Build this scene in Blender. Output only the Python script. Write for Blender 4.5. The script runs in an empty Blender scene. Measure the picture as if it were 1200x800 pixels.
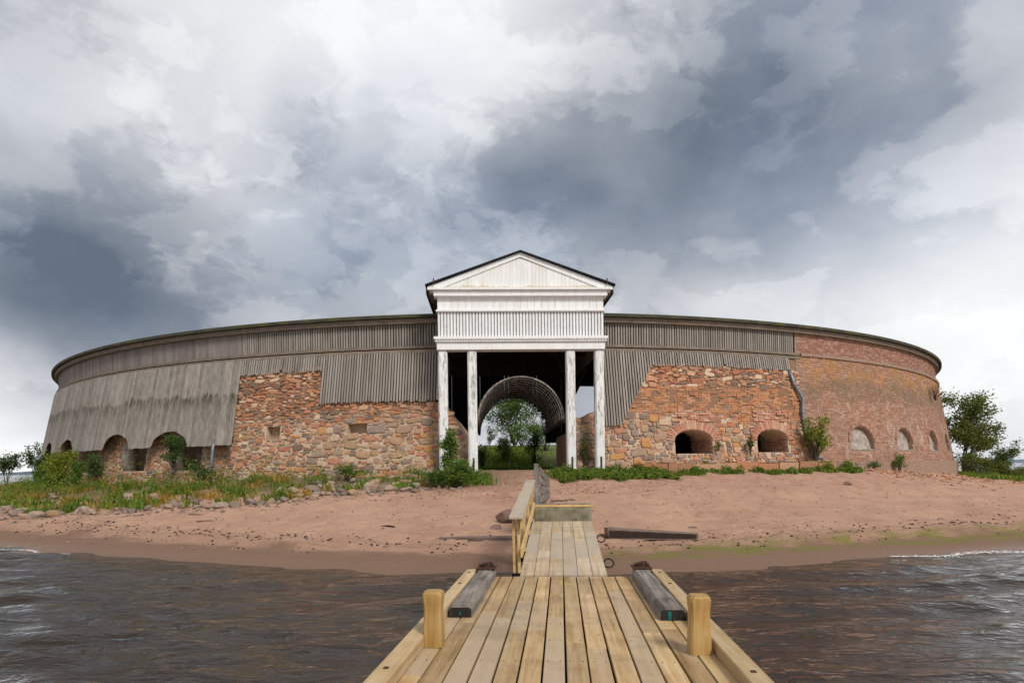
import bpy, math, random
import numpy as np
from mathutils import Matrix, Vector, noise as mnoise
R = math.radians
sc = bpy.context.scene
col = sc.collection
random.seed(7); rng = np.random.default_rng(7)

# ------------------------------------------------------------------ camera, sky, sun, exposure
FPX, Y0, ROLL, ZC = 769.0, 549.0, R(0.7), 1.8
cam_d = bpy.data.cameras.new('camera'); cam = bpy.data.objects.new('camera', cam_d); col.objects.link(cam)
cam_d.sensor_width = 36; cam_d.lens = FPX / 1200 * 36; cam_d.shift_y = (Y0 - 400) / 1200
cam_d.clip_start = .05; cam_d.clip_end = 20000
cam.matrix_world = Matrix.Translation((0, 0, ZC)) @ Matrix.Rotation(R(90), 4, 'X') @ Matrix.Rotation(-ROLL, 4, 'Z')
sc.camera = cam
SUN_EL, SUN_AZ = 42, 150          # azimuth clockwise from +Y: behind the camera, to its right
sun_d = bpy.data.lights.new('sun', 'SUN'); sun = bpy.data.objects.new('sun', sun_d); col.objects.link(sun)
sun_d.energy = 1.5; sun_d.angle = R(15); sun_d.color = (1, .95, .88)
sdir = Vector((math.sin(R(SUN_AZ)) * math.cos(R(SUN_EL)), math.cos(R(SUN_AZ)) * math.cos(R(SUN_EL)), math.sin(R(SUN_EL))))
sun.rotation_euler = sdir.to_track_quat('Z', 'Y').to_euler(); sun.location = sdir * 60
sc.view_settings.view_transform = 'Standard'; sc.view_settings.look = 'None'
sc.view_settings.gamma = 1; sc.view_settings.use_curve_mapping = False
sc.view_settings.exposure = 0.86

def ray(px, py):
    u, v = px - 600, py - Y0; c, s = math.cos(ROLL), math.sin(ROLL)
    return Vector(((u * c - v * s) / FPX, 1.0, -(u * s + v * c) / FPX))

class NT:                                   # small helper around a node tree
    def __init__(s, t): s.t = t; s.n = t.nodes; s.l = t.links
    def add(s, typ, **kw):
        n = s.n.new(typ)
        for k, v in kw.items(): setattr(n, k, v)
        return n
    def put(s, sock, v):
        if isinstance(v, bpy.types.NodeSocket): s.l.new(v, sock)
        elif v is not None:
            if hasattr(sock.default_value, '__len__'):
                v = tuple(v) if hasattr(v, '__len__') else (v,) * len(sock.default_value)
                if len(sock.default_value) == 4 and len(v) == 3: v = v + (1,)
            sock.default_value = v
    def math(s, op, a, b=None, c=None, clamp=False):
        n = s.add('ShaderNodeMath', operation=op, use_clamp=clamp)
        for i, v in enumerate((a, b, c)):
            if v is not None: s.put(n.inputs[i], v)
        return n.outputs[0]
    def vec(s, op, a, b=None):
        n = s.add('ShaderNodeVectorMath', operation=op); s.put(n.inputs[0], a)
        if b is not None:
            if op == 'SCALE': s.put(n.inputs['Scale'], b)
            else: s.put(n.inputs[1], b)
        return n.outputs['Value'] if op in ('LENGTH', 'DOT_PRODUCT', 'DISTANCE') else n.outputs[0]
    def noise(s, v, scale, detail=4, rough=.55, dist=0, color=False):
        n = s.add('ShaderNodeTexNoise'); s.put(n.inputs['Vector'], v)
        n.inputs['Scale'].default_value = scale; n.inputs['Detail'].default_value = detail
        n.inputs['Roughness'].default_value = rough; n.inputs['Distortion'].default_value = dist
        return n.outputs['Color' if color else 'Fac']
    def smooth(s, v, a, b, lo=0., hi=1.):
        n = s.add('ShaderNodeMapRange', interpolation_type='SMOOTHSTEP'); s.put(n.inputs[0], v)
        for i, q in enumerate((a, b, lo, hi)): n.inputs[i + 1].default_value = q
        return n.outputs[0]
    def mix(s, f, a, b, mode='MIX'):
        n = s.add('ShaderNodeMix', data_type='RGBA', blend_type=mode); n.clamp_factor = True
        s.put(n.inputs[0], f); s.put(n.inputs[6], a); s.put(n.inputs[7], b)
        return n.outputs[2]
    def ramp(s, f, stops, const=False):
        n = s.add('ShaderNodeValToRGB'); r = n.color_ramp
        if const: r.interpolation = 'CONSTANT'
        while len(r.elements) < len(stops): r.elements.new(.5)
        for e, (p, c) in zip(r.elements, stops): e.position = p; e.color = (*c, 1)
        s.put(n.inputs[0], f); return n.outputs[0]
    def sep(s, v):
        n = s.add('ShaderNodeSeparateXYZ'); s.put(n.inputs[0], v); return n.outputs
    def comb(s, x, y, z):
        n = s.add('ShaderNodeCombineXYZ')
        for i, v in enumerate((x, y, z)): s.put(n.inputs[i], v)
        return n.outputs[0]
    def bump(s, h, strength=.4, dist=.02, normal=None):
        n = s.add('ShaderNodeBump'); n.inputs['Strength'].default_value = strength; n.inputs['Distance'].default_value = dist
        s.put(n.inputs['Height'], h)
        if normal is not None: s.put(n.inputs['Normal'], normal)
        return n.outputs[0]

world = bpy.data.worlds.new('World'); sc.world = world; world.use_nodes = True
def build_sky():
    w = NT(world.node_tree); w.n.clear()
    d = w.vec('NORMALIZE', w.add('ShaderNodeTexCoord').outputs['Generated'])
    sky = w.add('ShaderNodeTexSky', sky_type='NISHITA'); sky.sun_disc = False
    sky.sun_elevation = R(SUN_EL); sky.sun_rotation = R(SUN_AZ)
    blue = w.vec('SCALE', sky.outputs[0], .09)
    st = w.vec('MULTIPLY', d, (1, 1, 1.6))
    warp = w.vec('SCALE', w.vec('SUBTRACT', w.noise(st, 2.4, 6, .56, color=True), (.5, .5, .5)), .17)
    dw = w.vec('ADD', d, warp)
    # brightness of the cloud cover at known bearings; a smooth field is fitted through them, noise does the rest
    pts = [(60, 50, .52), (25, 190, .36), (150, 130, .5), (70, 335, .03), (190, 395, .16), (300, 370, .36), (450, 350, .44), (200, 250, .48), (310, 210, .48), (430, 60, .82), (400, 200, .56),
           (390, 310, .42), (500, 250, .44), (560, 140, .50), (640, 262, .22), (700, 180, .38), (690, 60, .45), (800, 100, .36), (800, 245, .28), (890, 50, .29), (1000, 60, .31),
           (940, 190, .42), (1110, 70, .48), (1060, 170, .54), (1160, 190, .70), (1000, 310, .68), (1150, 330, .92), (850, 330, .68), (10, 475, .98), (560, 30, .78), (250, 40, .72), (720, 320, .62), (1190, 430, .88), (-150, 300, .4), (1400, 200, .75), (200, -200, .7), (900, -200, .4), (560, 330, .46), (900, 130, .35), (0, 345, .1), (120, 290, .22), (-40, 450, .9)]
    base = .52; W = .34
    D = np.array([ray(x, y + 32).normalized()[:] for x, y, v in pts]); A = np.array((1, 1, 1.35))
    def basis(P): q = np.linalg.norm((P[:, None] - D[None]) * A, axis=2) / W; k = np.clip(1 - q, 0, 1); return k * k * (3 - 2 * k)
    B = basis(D); amp = np.linalg.solve(B.T @ B + .12 * np.eye(len(D)), B.T @ (np.array([v for x, y, v in pts]) - base))
    val = base
    for c, a in zip(D, amp):
        v = w.vec('LENGTH', w.vec('MULTIPLY', w.vec('SUBTRACT', dw, tuple(c)), tuple(A)))
        val = w.math('ADD', val, w.smooth(v, W, 0, 0, float(a)))
    for px, py, rx, ry, a in ((345, 140, 58, 70, -.11), (320, 185, 70, 40, -.06), (655, 250, 70, 40, -.06), (880, 130, 90, 50, -.06), (760, 190, 60, 50, .08)):   # small clouds with firmer edges
        q = ray(px, py).normalized(); k = FPX * ray(px, py).length
        v = w.vec('LENGTH', w.vec('MULTIPLY', w.vec('SUBTRACT', dw, tuple(q)), (k / rx, k / rx, k / ry)))
        val = w.math('ADD', val, w.smooth(v, 1.25, .45, 0, a))
    # billows: rounded cloud heads with firm lit edges, ragged by finer noise
    rag = w.vec('ADD', st, w.vec('SCALE', w.vec('SUBTRACT', w.noise(st, 5.0, 6, .6, color=True), (.5, .5, .5)), .16))
    def billow(scale, off):
        vo = w.add('ShaderNodeTexVoronoi', feature='F1'); vo.inputs['Scale'].default_value = scale
        w.put(vo.inputs['Vector'], w.vec('ADD', rag, off)); return vo.outputs['Distance']
    b1, b2 = billow(2.7, (1.3, .4, 2.2)), billow(6.5, (4.1, 3.3, .7))
    n1 = w.noise(rag, 3.0, 7, .58, .3); n2 = w.noise(rag, 11, 5, .6, .2)
    tex = w.math('MULTIPLY', w.math('SUBTRACT', b1, .47), -.16)
    tex = w.math('MULTIPLY_ADD', w.math('SUBTRACT', b2, .47), -.13, tex)
    tex = w.math('MULTIPLY_ADD', w.math('SUBTRACT', n1, .5), .34, tex)
    tex = w.math('MULTIPLY_ADD', w.math('SUBTRACT', n2, .5), .10, tex)
    edge_ = w.smooth(w.noise(w.vec('ADD', rag, (8, 2, 5)), 2.6, 7, .56), .485, .54, -.06, .06)   # banks laid over one another
    tex = w.math('ADD', tex, edge_)
    edge2 = w.smooth(w.noise(w.vec('ADD', rag, (2, 7, 1)), 4.2, 7, .56), .495, .545, -.042, .042)
    tex = w.math('ADD', tex, edge2)
    # the high bright cover shows less relief than the dark banks
    val = w.math('ADD', val, w.math('MULTIPLY', tex, w.smooth(val, .95, .5, .55, 1.)))
    colr = w.ramp(val, [(.05, (.072, .092, .122)), (.25, (.15, .17, .202)), (.45, (.27, .283, .308)), (.65, (.405, .416, .433)), (.85, (.53, .538, .545)), (1, (.64, .645, .64))])
    thin = w.math('MULTIPLY', w.smooth(w.noise(st, 1.7, 5, .5), .52, .7), .15)
    colr = w.mix(thin, colr, blue)
    world.cycles.sampling_method = 'MANUAL'; world.cycles.sample_map_resolution = 256
    bg = w.add('ShaderNodeBackground'); w.put(bg.inputs[0], colr); bg.inputs[1].default_value = 1.0
    w.l.new(bg.outputs[0], w.add('ShaderNodeOutputWorld').inputs[0])
build_sky()

# ------------------------------------------------------------------ helpers
def set_tag(o, label=None, category=None, group=None, kind=None):
    for k, v in (('label', label), ('category', category), ('group', group), ('kind', kind)):
        if v: o[k] = v
    return o
def empty(name, loc=(0, 0, 0), rot=(0, 0, 0), **t):
    o = bpy.data.objects.new(name, None); col.objects.link(o); o.location = loc; o.rotation_euler = rot; o.empty_display_size = .3
    return set_tag(o, **t)
def link(name, me, m=None, parent=None, mat=None, local=False, **t):
    """mat: placement in world space (or in the parent's frame when local)."""
    o = bpy.data.objects.new(name, me); col.objects.link(o)
    if m is not None and not me.materials: me.materials.append(m)
    if parent is not None:
        o.parent = parent
        if not local: o.matrix_parent_inverse = WINV[parent.name] if parent.name in WINV else wmat(parent).inverted()
    if mat is not None: o.matrix_basis = mat
    return set_tag(o, **t)
WINV = {}
def wmat(o):
    m = o.matrix_basis.copy() if False else Matrix.LocRotScale(o.location, o.rotation_euler, o.scale)
    return (wmat(o.parent) @ o.matrix_parent_inverse @ m) if o.parent else m

class MB:
    def __init__(s): s.v = []; s.f = []; s.t = []; s.n = 0
    def add(s, v, f, tint=0.):
        v = np.asarray(v, float); s.v.append(v); s.f += [tuple(int(i) + s.n for i in q) for q in f]
        s.t += [tint] * len(f); s.n += len(v)
    def box(s, c, size, M=None, b=0., tint=0., back=True):
        v, f = boxgeo(size, b)
        if M is not None: v = v @ np.array(M.to_3x3()).T
        s.add(v + np.array(c), f, tint)
    def tube(s, pts, rad, n=8, cap=True, tint=0.):
        pts = [Vector(p) for p in pts]; rad = rad if hasattr(rad, '__len__') else [rad] * len(pts)
        V = []; prev = None
        for i, p in enumerate(pts):
            t = (pts[min(i + 1, len(pts) - 1)] - pts[max(i - 1, 0)]).normalized()
            if prev is None: a = t.orthogonal().normalized()
            else: a = (prev - t * prev.dot(t)).normalized()
            prev = a; bb = t.cross(a)
            for k in range(n):
                q = 2 * math.pi * k / n; V.append(p + (a * math.cos(q) + bb * math.sin(q)) * rad[i])
        F = [(i * n + k, i * n + (k + 1) % n, (i + 1) * n + (k + 1) % n, (i + 1) * n + k) for i in range(len(pts) - 1) for k in range(n)]
        if cap: F += [tuple(range(n))[::-1], tuple((len(pts) - 1) * n + k for k in range(n))]
        s.add([tuple(q) for q in V], F, tint)
    def prism(s, poly, y0, y1, M=None, tint=0.):        # polygon in x,z extruded along y
        n = len(poly); V = [(x, y0, z) for x, z in poly] + [(x, y1, z) for x, z in poly]
        F = [tuple(range(n)), tuple(range(2 * n - 1, n - 1, -1))] + [(i, i + n, (i + 1) % n + n, (i + 1) % n) for i in range(n)]
        if M is not None: V = [tuple(M @ Vector(q)) for q in V]
        s.add(V, F, tint)
    def mesh(s, name, m=None, smooth=False):
        me = bpy.data.meshes.new(name); V = np.concatenate(s.v) if s.v else np.zeros((0, 3))
        me.from_pydata(V.tolist(), [], s.f); me.update()
        a = me.attributes.new('tint', 'FLOAT', 'FACE'); a.data.foreach_set('value', np.array(s.t, 'f'))
        if smooth: me.shade_smooth()
        if m: me.materials.append(m)
        return me
    def build(s, name, m, parent=None, smooth=False, local=False, mat=None, **t):
        return link(name, s.mesh(name, m, smooth), None, parent, mat, local, **t)
def boxgeo(size, b=0.):
    x, y, z = (q / 2 for q in size)
    if b <= 0:
        v = np.array([(i, j, k) for i in (-x, x) for j in (-y, y) for k in (-z, z)])
        return v, [(0, 1, 3, 2), (4, 6, 7, 5), (0, 4, 5, 1), (2, 3, 7, 6), (0, 2, 6, 4), (1, 5, 7, 3)]
    b = min(b, x * .9, y * .9, z * .9); V = []; idx = {}
    for i in (-1, 1):
        for j in (-1, 1):
            for k in (-1, 1):
                for ax in range(3):
                    p = [i * (x - b), j * (y - b), k * (z - b)]; p[ax] = (i * x, j * y, k * z)[ax]
                    idx[i, j, k, ax] = len(V); V.append(p)
    F = []
    for ax in range(3):
        o = [a for a in range(3) if a != ax]
        for s in (-1, 1):
            q = []
            for p0, p1 in ((-1, -1), (1, -1), (1, 1), (-1, 1)):
                c = [0, 0, 0]; c[ax] = s; c[o[0]] = p0; c[o[1]] = p1; q.append(idx[c[0], c[1], c[2], ax])
            F.append(q)
        for p0 in (-1, 1):
            for p1 in (-1, 1):
                c0 = [0, 0, 0]; c0[ax] = -1; c0[o[0]] = p0; c0[o[1]] = p1; c1 = list(c0); c1[ax] = 1
                F.append([idx[(*c0, o[0])], idx[(*c1, o[0])], idx[(*c1, o[1])], idx[(*c0, o[1])]])
    for i in (-1, 1):
        for j in (-1, 1):
            for k in (-1, 1): F.append([idx[i, j, k, 0], idx[i, j, k, 1], idx[i, j, k, 2]])
    V = np.array(V); out = []
    for q in F:                                         # outward winding
        P = V[q]; nrm = np.cross(P[1] - P[0], P[2] - P[0])
        out.append(tuple(q) if nrm @ P.mean(0) > 0 else tuple(q[::-1]))
    return V, out
_cache = {}
def box_mesh(size, b, m):
    k = (tuple(round(q, 4) for q in size), b, m.name)
    if k not in _cache:
        q = MB(); q.box((0, 0, 0), size, b=b); _cache[k] = q.mesh('box', m)
    return _cache[k]
def beam(name, p, q, w, h, m, parent=None, b=.006, up=(0, 0, 1), local=False, over=0., **t):
    """a squared timber from p to q, w across, h deep along up"""
    p, q = Vector(p), Vector(q); d = q - p; L = d.length + over; y = d.normalized(); x = y.cross(Vector(up)).normalized(); z = x.cross(y)
    M = Matrix.Translation((p + q) / 2) @ Matrix((x, y, z)).transposed().to_4x4()
    return link(name, box_mesh((w, L, h), b, m), None, parent, M, local, **t)

# ------------------------------------------------------------------ materials
def new_mat(name):
    m = bpy.data.materials.new(name); m.use_nodes = True; t = NT(m.node_tree); t.n.clear()
    b = t.add('ShaderNodeBsdfPrincipled'); o = t.add('ShaderNodeOutputMaterial'); t.l.new(b.outputs[0], o.inputs[0])
    return m, t, b
def finish(t, b, color, rough=.8, normal=None, spec=.3):
    t.put(b.inputs['Base Color'], color); t.put(b.inputs['Roughness'], rough); b.inputs['Specular IOR Level'].default_value = spec
    if normal is not None: t.put(b.inputs['Normal'], normal)
def wood(name, c, axis=2, freq=14, stretch=.05, vary=.35, rough=.75, stain=None, knots=0., bump=.5, wear=None, tone=None, fresh=None, hue=False):
    m, t, b = new_mat(name)
    oi = t.add('ShaderNodeObjectInfo').outputs['Random']
    tc = t.add('ShaderNodeTexCoord').outputs['Object']
    v = t.vec('ADD', tc, t.vec('SCALE', t.comb(oi, t.math('MULTIPLY', oi, 3.7), t.math('MULTIPLY', oi, 7.1)), 37.))
    s = [1, 1, 1]; s[axis] = stretch
    g = t.noise(t.vec('MULTIPLY', v, s), freq, 8, .65, .6)
    blot = t.noise(v, 2.3, 5, .6)
    f = t.math('MULTIPLY_ADD', t.math('SUBTRACT', blot, .5), .5, g)
    colr = t.ramp(f, [(.3, c[0]), (.5, c[1]), (.7, c[2])])
    k = t.math('MULTIPLY_ADD', oi, vary, 1 - vary * .5)
    colr = t.mix(1, colr, t.comb(k, k, k), 'MULTIPLY')
    if tone:                                             # some boards are of another tone
        colr = t.mix(t.smooth(t.math('FRACT', t.math('MULTIPLY', oi, 13.3)), .55, .75, 0, .75), colr, tone)
    if hue:                                              # streaks of yellow heartwood and pinkish sapwood
        hs = [3., 3., 3.]; hs[axis] = .25
        hn = t.noise(t.vec('MULTIPLY', v, hs), 3., 4, .6)
        colr = t.mix(t.smooth(hn, .55, .68, 0, .35), colr, (.50, .345, .12)); colr = t.mix(t.smooth(hn, .45, .33, 0, .35), colr, (.47, .34, .265))
        dirt = t.noise(t.add('ShaderNodeNewGeometry').outputs['Position'], 1.7, 7, .7); colr = t.mix(t.smooth(dirt, .48, .68, 0, .5), colr, (.25, .18, .125))
        sp = t.noise(v, 34, 4, .7); colr = t.mix(t.smooth(sp, .62, .74, 0, .35), colr, (.22, .15, .10))
    if knots:
        vo = t.add('ShaderNodeTexVoronoi'); vo.inputs['Scale'].default_value = 3.2
        ks = [1.6, 1.6, 1.6]; ks[axis] = .55
        t.put(vo.inputs['Vector'], t.vec('MULTIPLY', v, ks))
        colr = t.mix(t.smooth(vo.outputs['Distance'], .06, .015, 0, knots), colr, tuple(q * .35 for q in c[0]))
    if stain:
        z = t.add('ShaderNodeNewGeometry').outputs['Position']
        colr = stain(t, colr, z)
    if wear:
        fine = t.noise(t.vec('MULTIPLY', v, s), freq * .8, 9, .75, .3)
        wf = t.smooth(fine, wear[1], wear[1] + .1, 0, wear[2])
        if fresh: wf = t.math('MULTIPLY', wf, t.smooth(t.sep(t.add('ShaderNodeNewGeometry').outputs['Position'])[2], fresh - .05, fresh + .15, .22, 1))
        colr = t.mix(wf, colr, wear[0])
    finish(t, b, colr, rough, t.bump(g, bump, .01)); return m
def plain(name, c, rough=.7, metal=0., nscale=6, amt=.25, bump=.3, c2=None):
    m, t, b = new_mat(name); v = t.add('ShaderNodeTexCoord').outputs['Object']
    n = t.noise(v, nscale, 8, .6)
    k = c2 or tuple(q * (1 - amt * 1.6) for q in c)
    finish(t, b, t.mix(t.smooth(n, .35, .68), c, k), rough, t.bump(t.noise(v, nscale * 4, 6, .6), bump, .01)); b.inputs['Metallic'].default_value = metal
    return m
def stain_skirt(t, c, p):
    z = t.sep(p)[2]
    lean = t.comb(t.math('MULTIPLY', t.sep(p)[0], 1.), t.math('MULTIPLY', t.sep(p)[1], 1.), t.math('MULTIPLY', z, .06))
    fine = t.noise(lean, 9, 4, .65); wide = t.noise(lean, 1.3, 4, .6)
    top = t.math('MULTIPLY_ADD', t.math('SUBTRACT', wide, .5), .9, 5.0)
    d = t.math('SUBTRACT', top, z)                        # metres below the upper edge of the damp
    m = t.math('MULTIPLY', t.smooth(t.math('MULTIPLY_ADD', t.math('SUBTRACT', fine, .5), .5, d), -.06, .1), t.math('ADD', t.smooth(d, .65, .1, 0, .6), t.smooth(d, 1.9, .3, 0, .4)))
    m = t.math('MULTIPLY', m, t.smooth(fine, .40, .62, .25, 1))
    c = t.mix(t.math('MULTIPLY', m, .95), c, (.075, .07, .045))
    c = t.mix(t.smooth(t.noise(lean, 14, 3, .6), .6, .72, 0, .45), c, (.10, .085, .07))
    return t.mix(t.smooth(t.noise(t.vec('ADD', lean, (7, 7, 0)), 12, 3, .6), .58, .7, 0, .4), c, (.37, .335, .295))
def stain_slat(t, c, p):
    n = t.noise(t.vec('MULTIPLY', p, (.6, .6, .5)), 1.1, 4, .6)
    c = t.mix(t.smooth(n, .52, .7, 0, .55), c, (.15, .125, .09))
    n = t.noise(t.vec('MULTIPLY', p, (1, 1, .35)), 1.7, 3, .5)
    return t.mix(t.smooth(n, .60, .75, 0, .5), c, (.16, .14, .07))
M = {}
M['deck'] = wood('fresh_deck_wood', [(.29, .17, .07), (.46, .305, .15), (.55, .41, .235)], 1, 17, .04, .36, .7, knots=.85, bump=.4, tone=(.44, .345, .235), hue=True)
M['gang'] = wood('gangway_wood', [(.34, .24, .14), (.46, .36, .245), (.54, .445, .325)], 1, 17, .04, .26, .7, knots=.7, bump=.4, tone=(.43, .37, .29), hue=True)
M['kerbw'] = wood('kerb_wood', [(.33, .215, .10), (.47, .335, .18), (.55, .43, .265)], 1, 12, .05, .15, .7, knots=.8, bump=.4)
M['rail'] = wood('rail_wood', [(.42, .26, .09), (.56, .38, .16), (.63, .48, .26)], 1, 16, .05, .2, .65, knots=.6)
M['post'] = wood('oiled_post_wood', [(.29, .16, .045), (.42, .255, .085), (.49, .33, .14)], 2, 17, .06, .15, .5, knots=.6, bump=.3)
M['beamw'] = wood('weathered_beam_wood', [(.08, .065, .054), (.205, .175, .15), (.33, .295, .262)], 1, 12, .07, .2, .88, bump=1.)
M['grey'] = wood('grey_boards', [(.145, .12, .104), (.225, .193, .17), (.295, .26, .235)], 2, 16, .04, .42, .85)
M['slat'] = wood('grey_slat_wood', [(.19, .16, .135), (.29, .255, .22), (.38, .34, .30)], 2, 16, .05, .4, .85, stain=stain_slat)
M['slatback'] = wood('dark_back_boards', [(.03, .024, .019), (.06, .048, .04), (.085, .07, .058)], 2, 10, .05, .3, .9)
M['skirt'] = wood('grey_skirt_boards', [(.18, .155, .132), (.27, .238, .206), (.345, .31, .272)], 2, 16, .035, .42, .85, stain=stain_skirt)
M['trim'] = wood('brown_trim_wood', [(.15, .115, .085), (.21, .165, .125), (.28, .22, .17)], 0, 10, .3, .2, .85)
M['white'] = wood('white_painted_boards', [(.70, .69, .66), (.80, .80, .79), (.84, .84, .83)], 2, 8, .06, .05, .55, bump=.2)
def stain_ped(t, c, p):
    z = t.sep(p)[2]; n = t.noise(t.vec('MULTIPLY', p, (2.2, 2.2, .4)), 1.3, 6, .65)
    c = t.mix(t.smooth(t.math('ADD', t.math('MULTIPLY', z, -1), t.math('MULTIPLY', n, .42)), -8.26, -8.17, 0, .6), c, (.46, .29, .10))
    c = t.mix(t.math('MULTIPLY', t.smooth(n, .46, .7), .4), c, (.66, .60, .44))
    return t.mix(t.smooth(t.noise(t.vec('MULTIPLY', p, (1, 1, .03)), 7., 3, .6), .55, .7, 0, .35), c, (.55, .53, .48))
M['whiteped'] = wood('white_pediment_boards', [(.70, .69, .66), (.79, .79, .77), (.84, .84, .82)], 2, 8, .06, .07, .55, bump=.2, stain=stain_ped)
M['column'] = wood('flaking_white_column', [(.60, .59, .56), (.76, .76, .75), (.84, .84, .84)], 2, 16, .16, .06, .6, bump=.5, wear=((.21, .185, .165), .49, .75), fresh=2.9)
M['frieze'] = plain('blue_grey_paint', (.36, .38, .41), .6)
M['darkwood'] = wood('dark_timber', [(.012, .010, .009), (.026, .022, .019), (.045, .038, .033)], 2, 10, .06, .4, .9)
M['lath'] = plain('weathered_lath', (.42, .38, .33), .85, amt=.4)
M['black'] = plain('black_roof_felt', (.012, .013, .014), .85, nscale=3)
M['rooffelt'] = plain('mossy_roof_felt', (.045, .045, .04), .9, nscale=2, c2=(.09, .085, .03))
M['iron'] = plain('rusty_iron', (.05, .03, .022), .6, .5, 20, c2=(.11, .045, .022))
M['steel'] = plain('black_steel', (.014, .015, .017), .45, .5)
M['pipe'] = plain('grey_drainpipe', (.16, .19, .22), .4, .5, 8, c2=(.27, .30, .33))
M['teal'] = plain('teal_paint', (.0, .16, .14), .6)
M['marker'] = plain('bleached_paint', (.7, .68, .62), .7)

M['concrete'] = plain('mossy_concrete', (.25, .215, .155), .92, 0, 9, c2=(.14, .13, .075), bump=1.)
def stonemat(name, pal, lich=.35):
    m, t, b = new_mat(name)
    oi = t.add('ShaderNodeObjectInfo').outputs['Random']; at = t.add('ShaderNodeAttribute', attribute_name='tint').outputs['Fac']
    p = t.add('ShaderNodeNewGeometry').outputs['Position']
    f = t.math('FRACT', t.math('ADD', at, oi))
    c = t.ramp(f, [(i / len(pal), q) for i, q in enumerate(pal)], True)
    n = t.noise(p, 9, 7, .65)
    c = t.mix(t.smooth(n, .3, .7, 0, 1), c, t.mix(1, c, (1.28, 1.26, 1.22), 'MULTIPLY'))
    g = t.noise(p, 38, 5, .7); c = t.mix(t.smooth(g, .55, .8, 0, .5), c, (.10, .085, .07))
    if lich:
        l = t.noise(p, 1.5, 6, .7); c = t.mix(t.smooth(l, .57, .66, 0, lich), c, (.50, .25, .045))
        l = t.noise(t.vec('ADD', p, (9, 3, 1)), 2.6, 6, .7); c = t.mix(t.smooth(l, .6, .7, 0, lich), c, (.42, .38, .30))
    finish(t, b, c, .9, t.bump(t.noise(p, 26, 7, .7), .8, .02)); return m
M['stone'] = stonemat('field_stone', [(.24, .175, .135), (.33, .215, .13), (.30, .215, .155), (.38, .235, .145), (.42, .22, .09), (.32, .205, .145), (.38, .185, .115), (.25, .19, .155), (.45, .32, .225), (.20, .145, .115)], .25)
M['rubble'] = stonemat('brick_rubble', [(.37, .15, .085), (.44, .235, .14), (.32, .13, .075), (.24, .145, .095), (.47, .285, .18), (.40, .18, .09), (.18, .115, .085), (.42, .20, .11), (.51, .38, .27), (.33, .19, .12)], .16)
M['orange'] = stonemat('weathered_brick_face', [(.39, .175, .095), (.42, .20, .105), (.34, .15, .08), (.42, .24, .145), (.31, .16, .095), (.43, .21, .095), (.25, .145, .09)], .10)
M['boulder'] = stonemat('boulder_stone', [(.20, .15, .12), (.27, .20, .15), (.22, .175, .15), (.32, .215, .155), (.16, .125, .105), (.29, .22, .17)], .42)
M['redrock'] = stonemat('dark_red_rock', [(.17, .10, .08), (.21, .125, .10)], .0)
def brickmat(name, pal, stains):
    m, t, b = new_mat(name)
    oi = t.add('ShaderNodeObjectInfo').outputs['Random']; at = t.add('ShaderNodeAttribute', attribute_name='tint').outputs['Fac']
    p = t.add('ShaderNodeNewGeometry').outputs['Position']; z = t.sep(p)[2]
    c = t.ramp(t.math('FRACT', t.math('ADD', at, oi)), [(i / len(pal), q) for i, q in enumerate(pal)], True)
    c = t.mix(t.smooth(t.noise(p, 14, 6, .7), .4, .72, 0, .3), c, (.48, .33, .24))
    if stains:
        n = t.noise(p, 1.1, 7, .68); up = t.smooth(z, 4.6, 5.9)
        c = t.mix(t.math('MULTIPLY', t.smooth(n, .44, .60), t.math('MULTIPLY', up, .7)), c, (.45, .22, .055))
        n2 = t.noise(t.vec('ADD', p, (5, 5, 5)), .8, 7, .65)
        e = t.math('MULTIPLY_ADD', t.math('SUBTRACT', n2, .5), 3.2, z)
        band = t.math('MULTIPLY', t.smooth(e, 4.5, 5.0), t.smooth(e, 5.9, 5.25))
        c = t.mix(t.math('MULTIPLY', band, t.smooth(t.noise(p, 3., 6, .7), .35, .62, .25, .72)), c, (.18, .14, .085))
        n3 = t.noise(t.vec('MULTIPLY', p, (1, 1, .7)), 1.5, 8, .72)
        lo = t.smooth(z, 4.9, 4.0)
        c = t.mix(t.math('MULTIPLY', t.smooth(n3, .54, .68), t.math('MULTIPLY', lo, .8)), c, (.56, .48, .40))
        c = t.mix(t.math('MULTIPLY', t.smooth(t.math('MULTIPLY_ADD', n2, .9, z), 2.45, 2.0), .5), c, (.40, .24, .10))
        c = t.mix(t.smooth(t.noise(p, .55, 4, .5), .42, .7, 0, .3), c, (.24, .165, .12))
    finish(t, b, c, .9, t.bump(t.noise(p, 30, 6, .7), .5, .012)); return m
M['brick'] = brickmat('old_brick', [(.34, .165, .105), (.385, .20, .13), (.31, .15, .095), (.41, .23, .155), (.33, .185, .13), (.29, .135, .09), (.43, .265, .19)], True)
M['brickpar'] = brickmat('parapet_brick', [(.30, .135, .09), (.34, .165, .11), (.27, .12, .08), (.37, .20, .145), (.31, .15, .10), (.40, .25, .20)], False)
M['arch'] = brickmat('arch_brick', [(.45, .20, .125), (.50, .27, .18), (.40, .165, .10), (.52, .33, .235), (.43, .23, .15)], False)
def mortarmat():
    m, t, b = new_mat('lime_mortar'); p = t.add('ShaderNodeNewGeometry').outputs['Position']; z = t.sep(p)[2]
    n = t.noise(p, 1.2, 7, .65); n2 = t.noise(p, 13, 8, .7)
    c = t.mix(t.smooth(n, .4, .65), (.68, .53, .385), (.58, .40, .285))
    c = t.mix(t.smooth(n2, .52, .74, 0, .7), c, (.26, .175, .125))
    up = t.smooth(t.math('MULTIPLY_ADD', n, 1.6, z), 4.1, 5.0)
    c = t.mix(t.math('MULTIPLY', up, .85), c, (.25, .125, .065))
    finish(t, b, c, .95, t.bump(t.math('ADD', n2, t.noise(p, 34, 6, .7)), 1., .05)); return m
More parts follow.
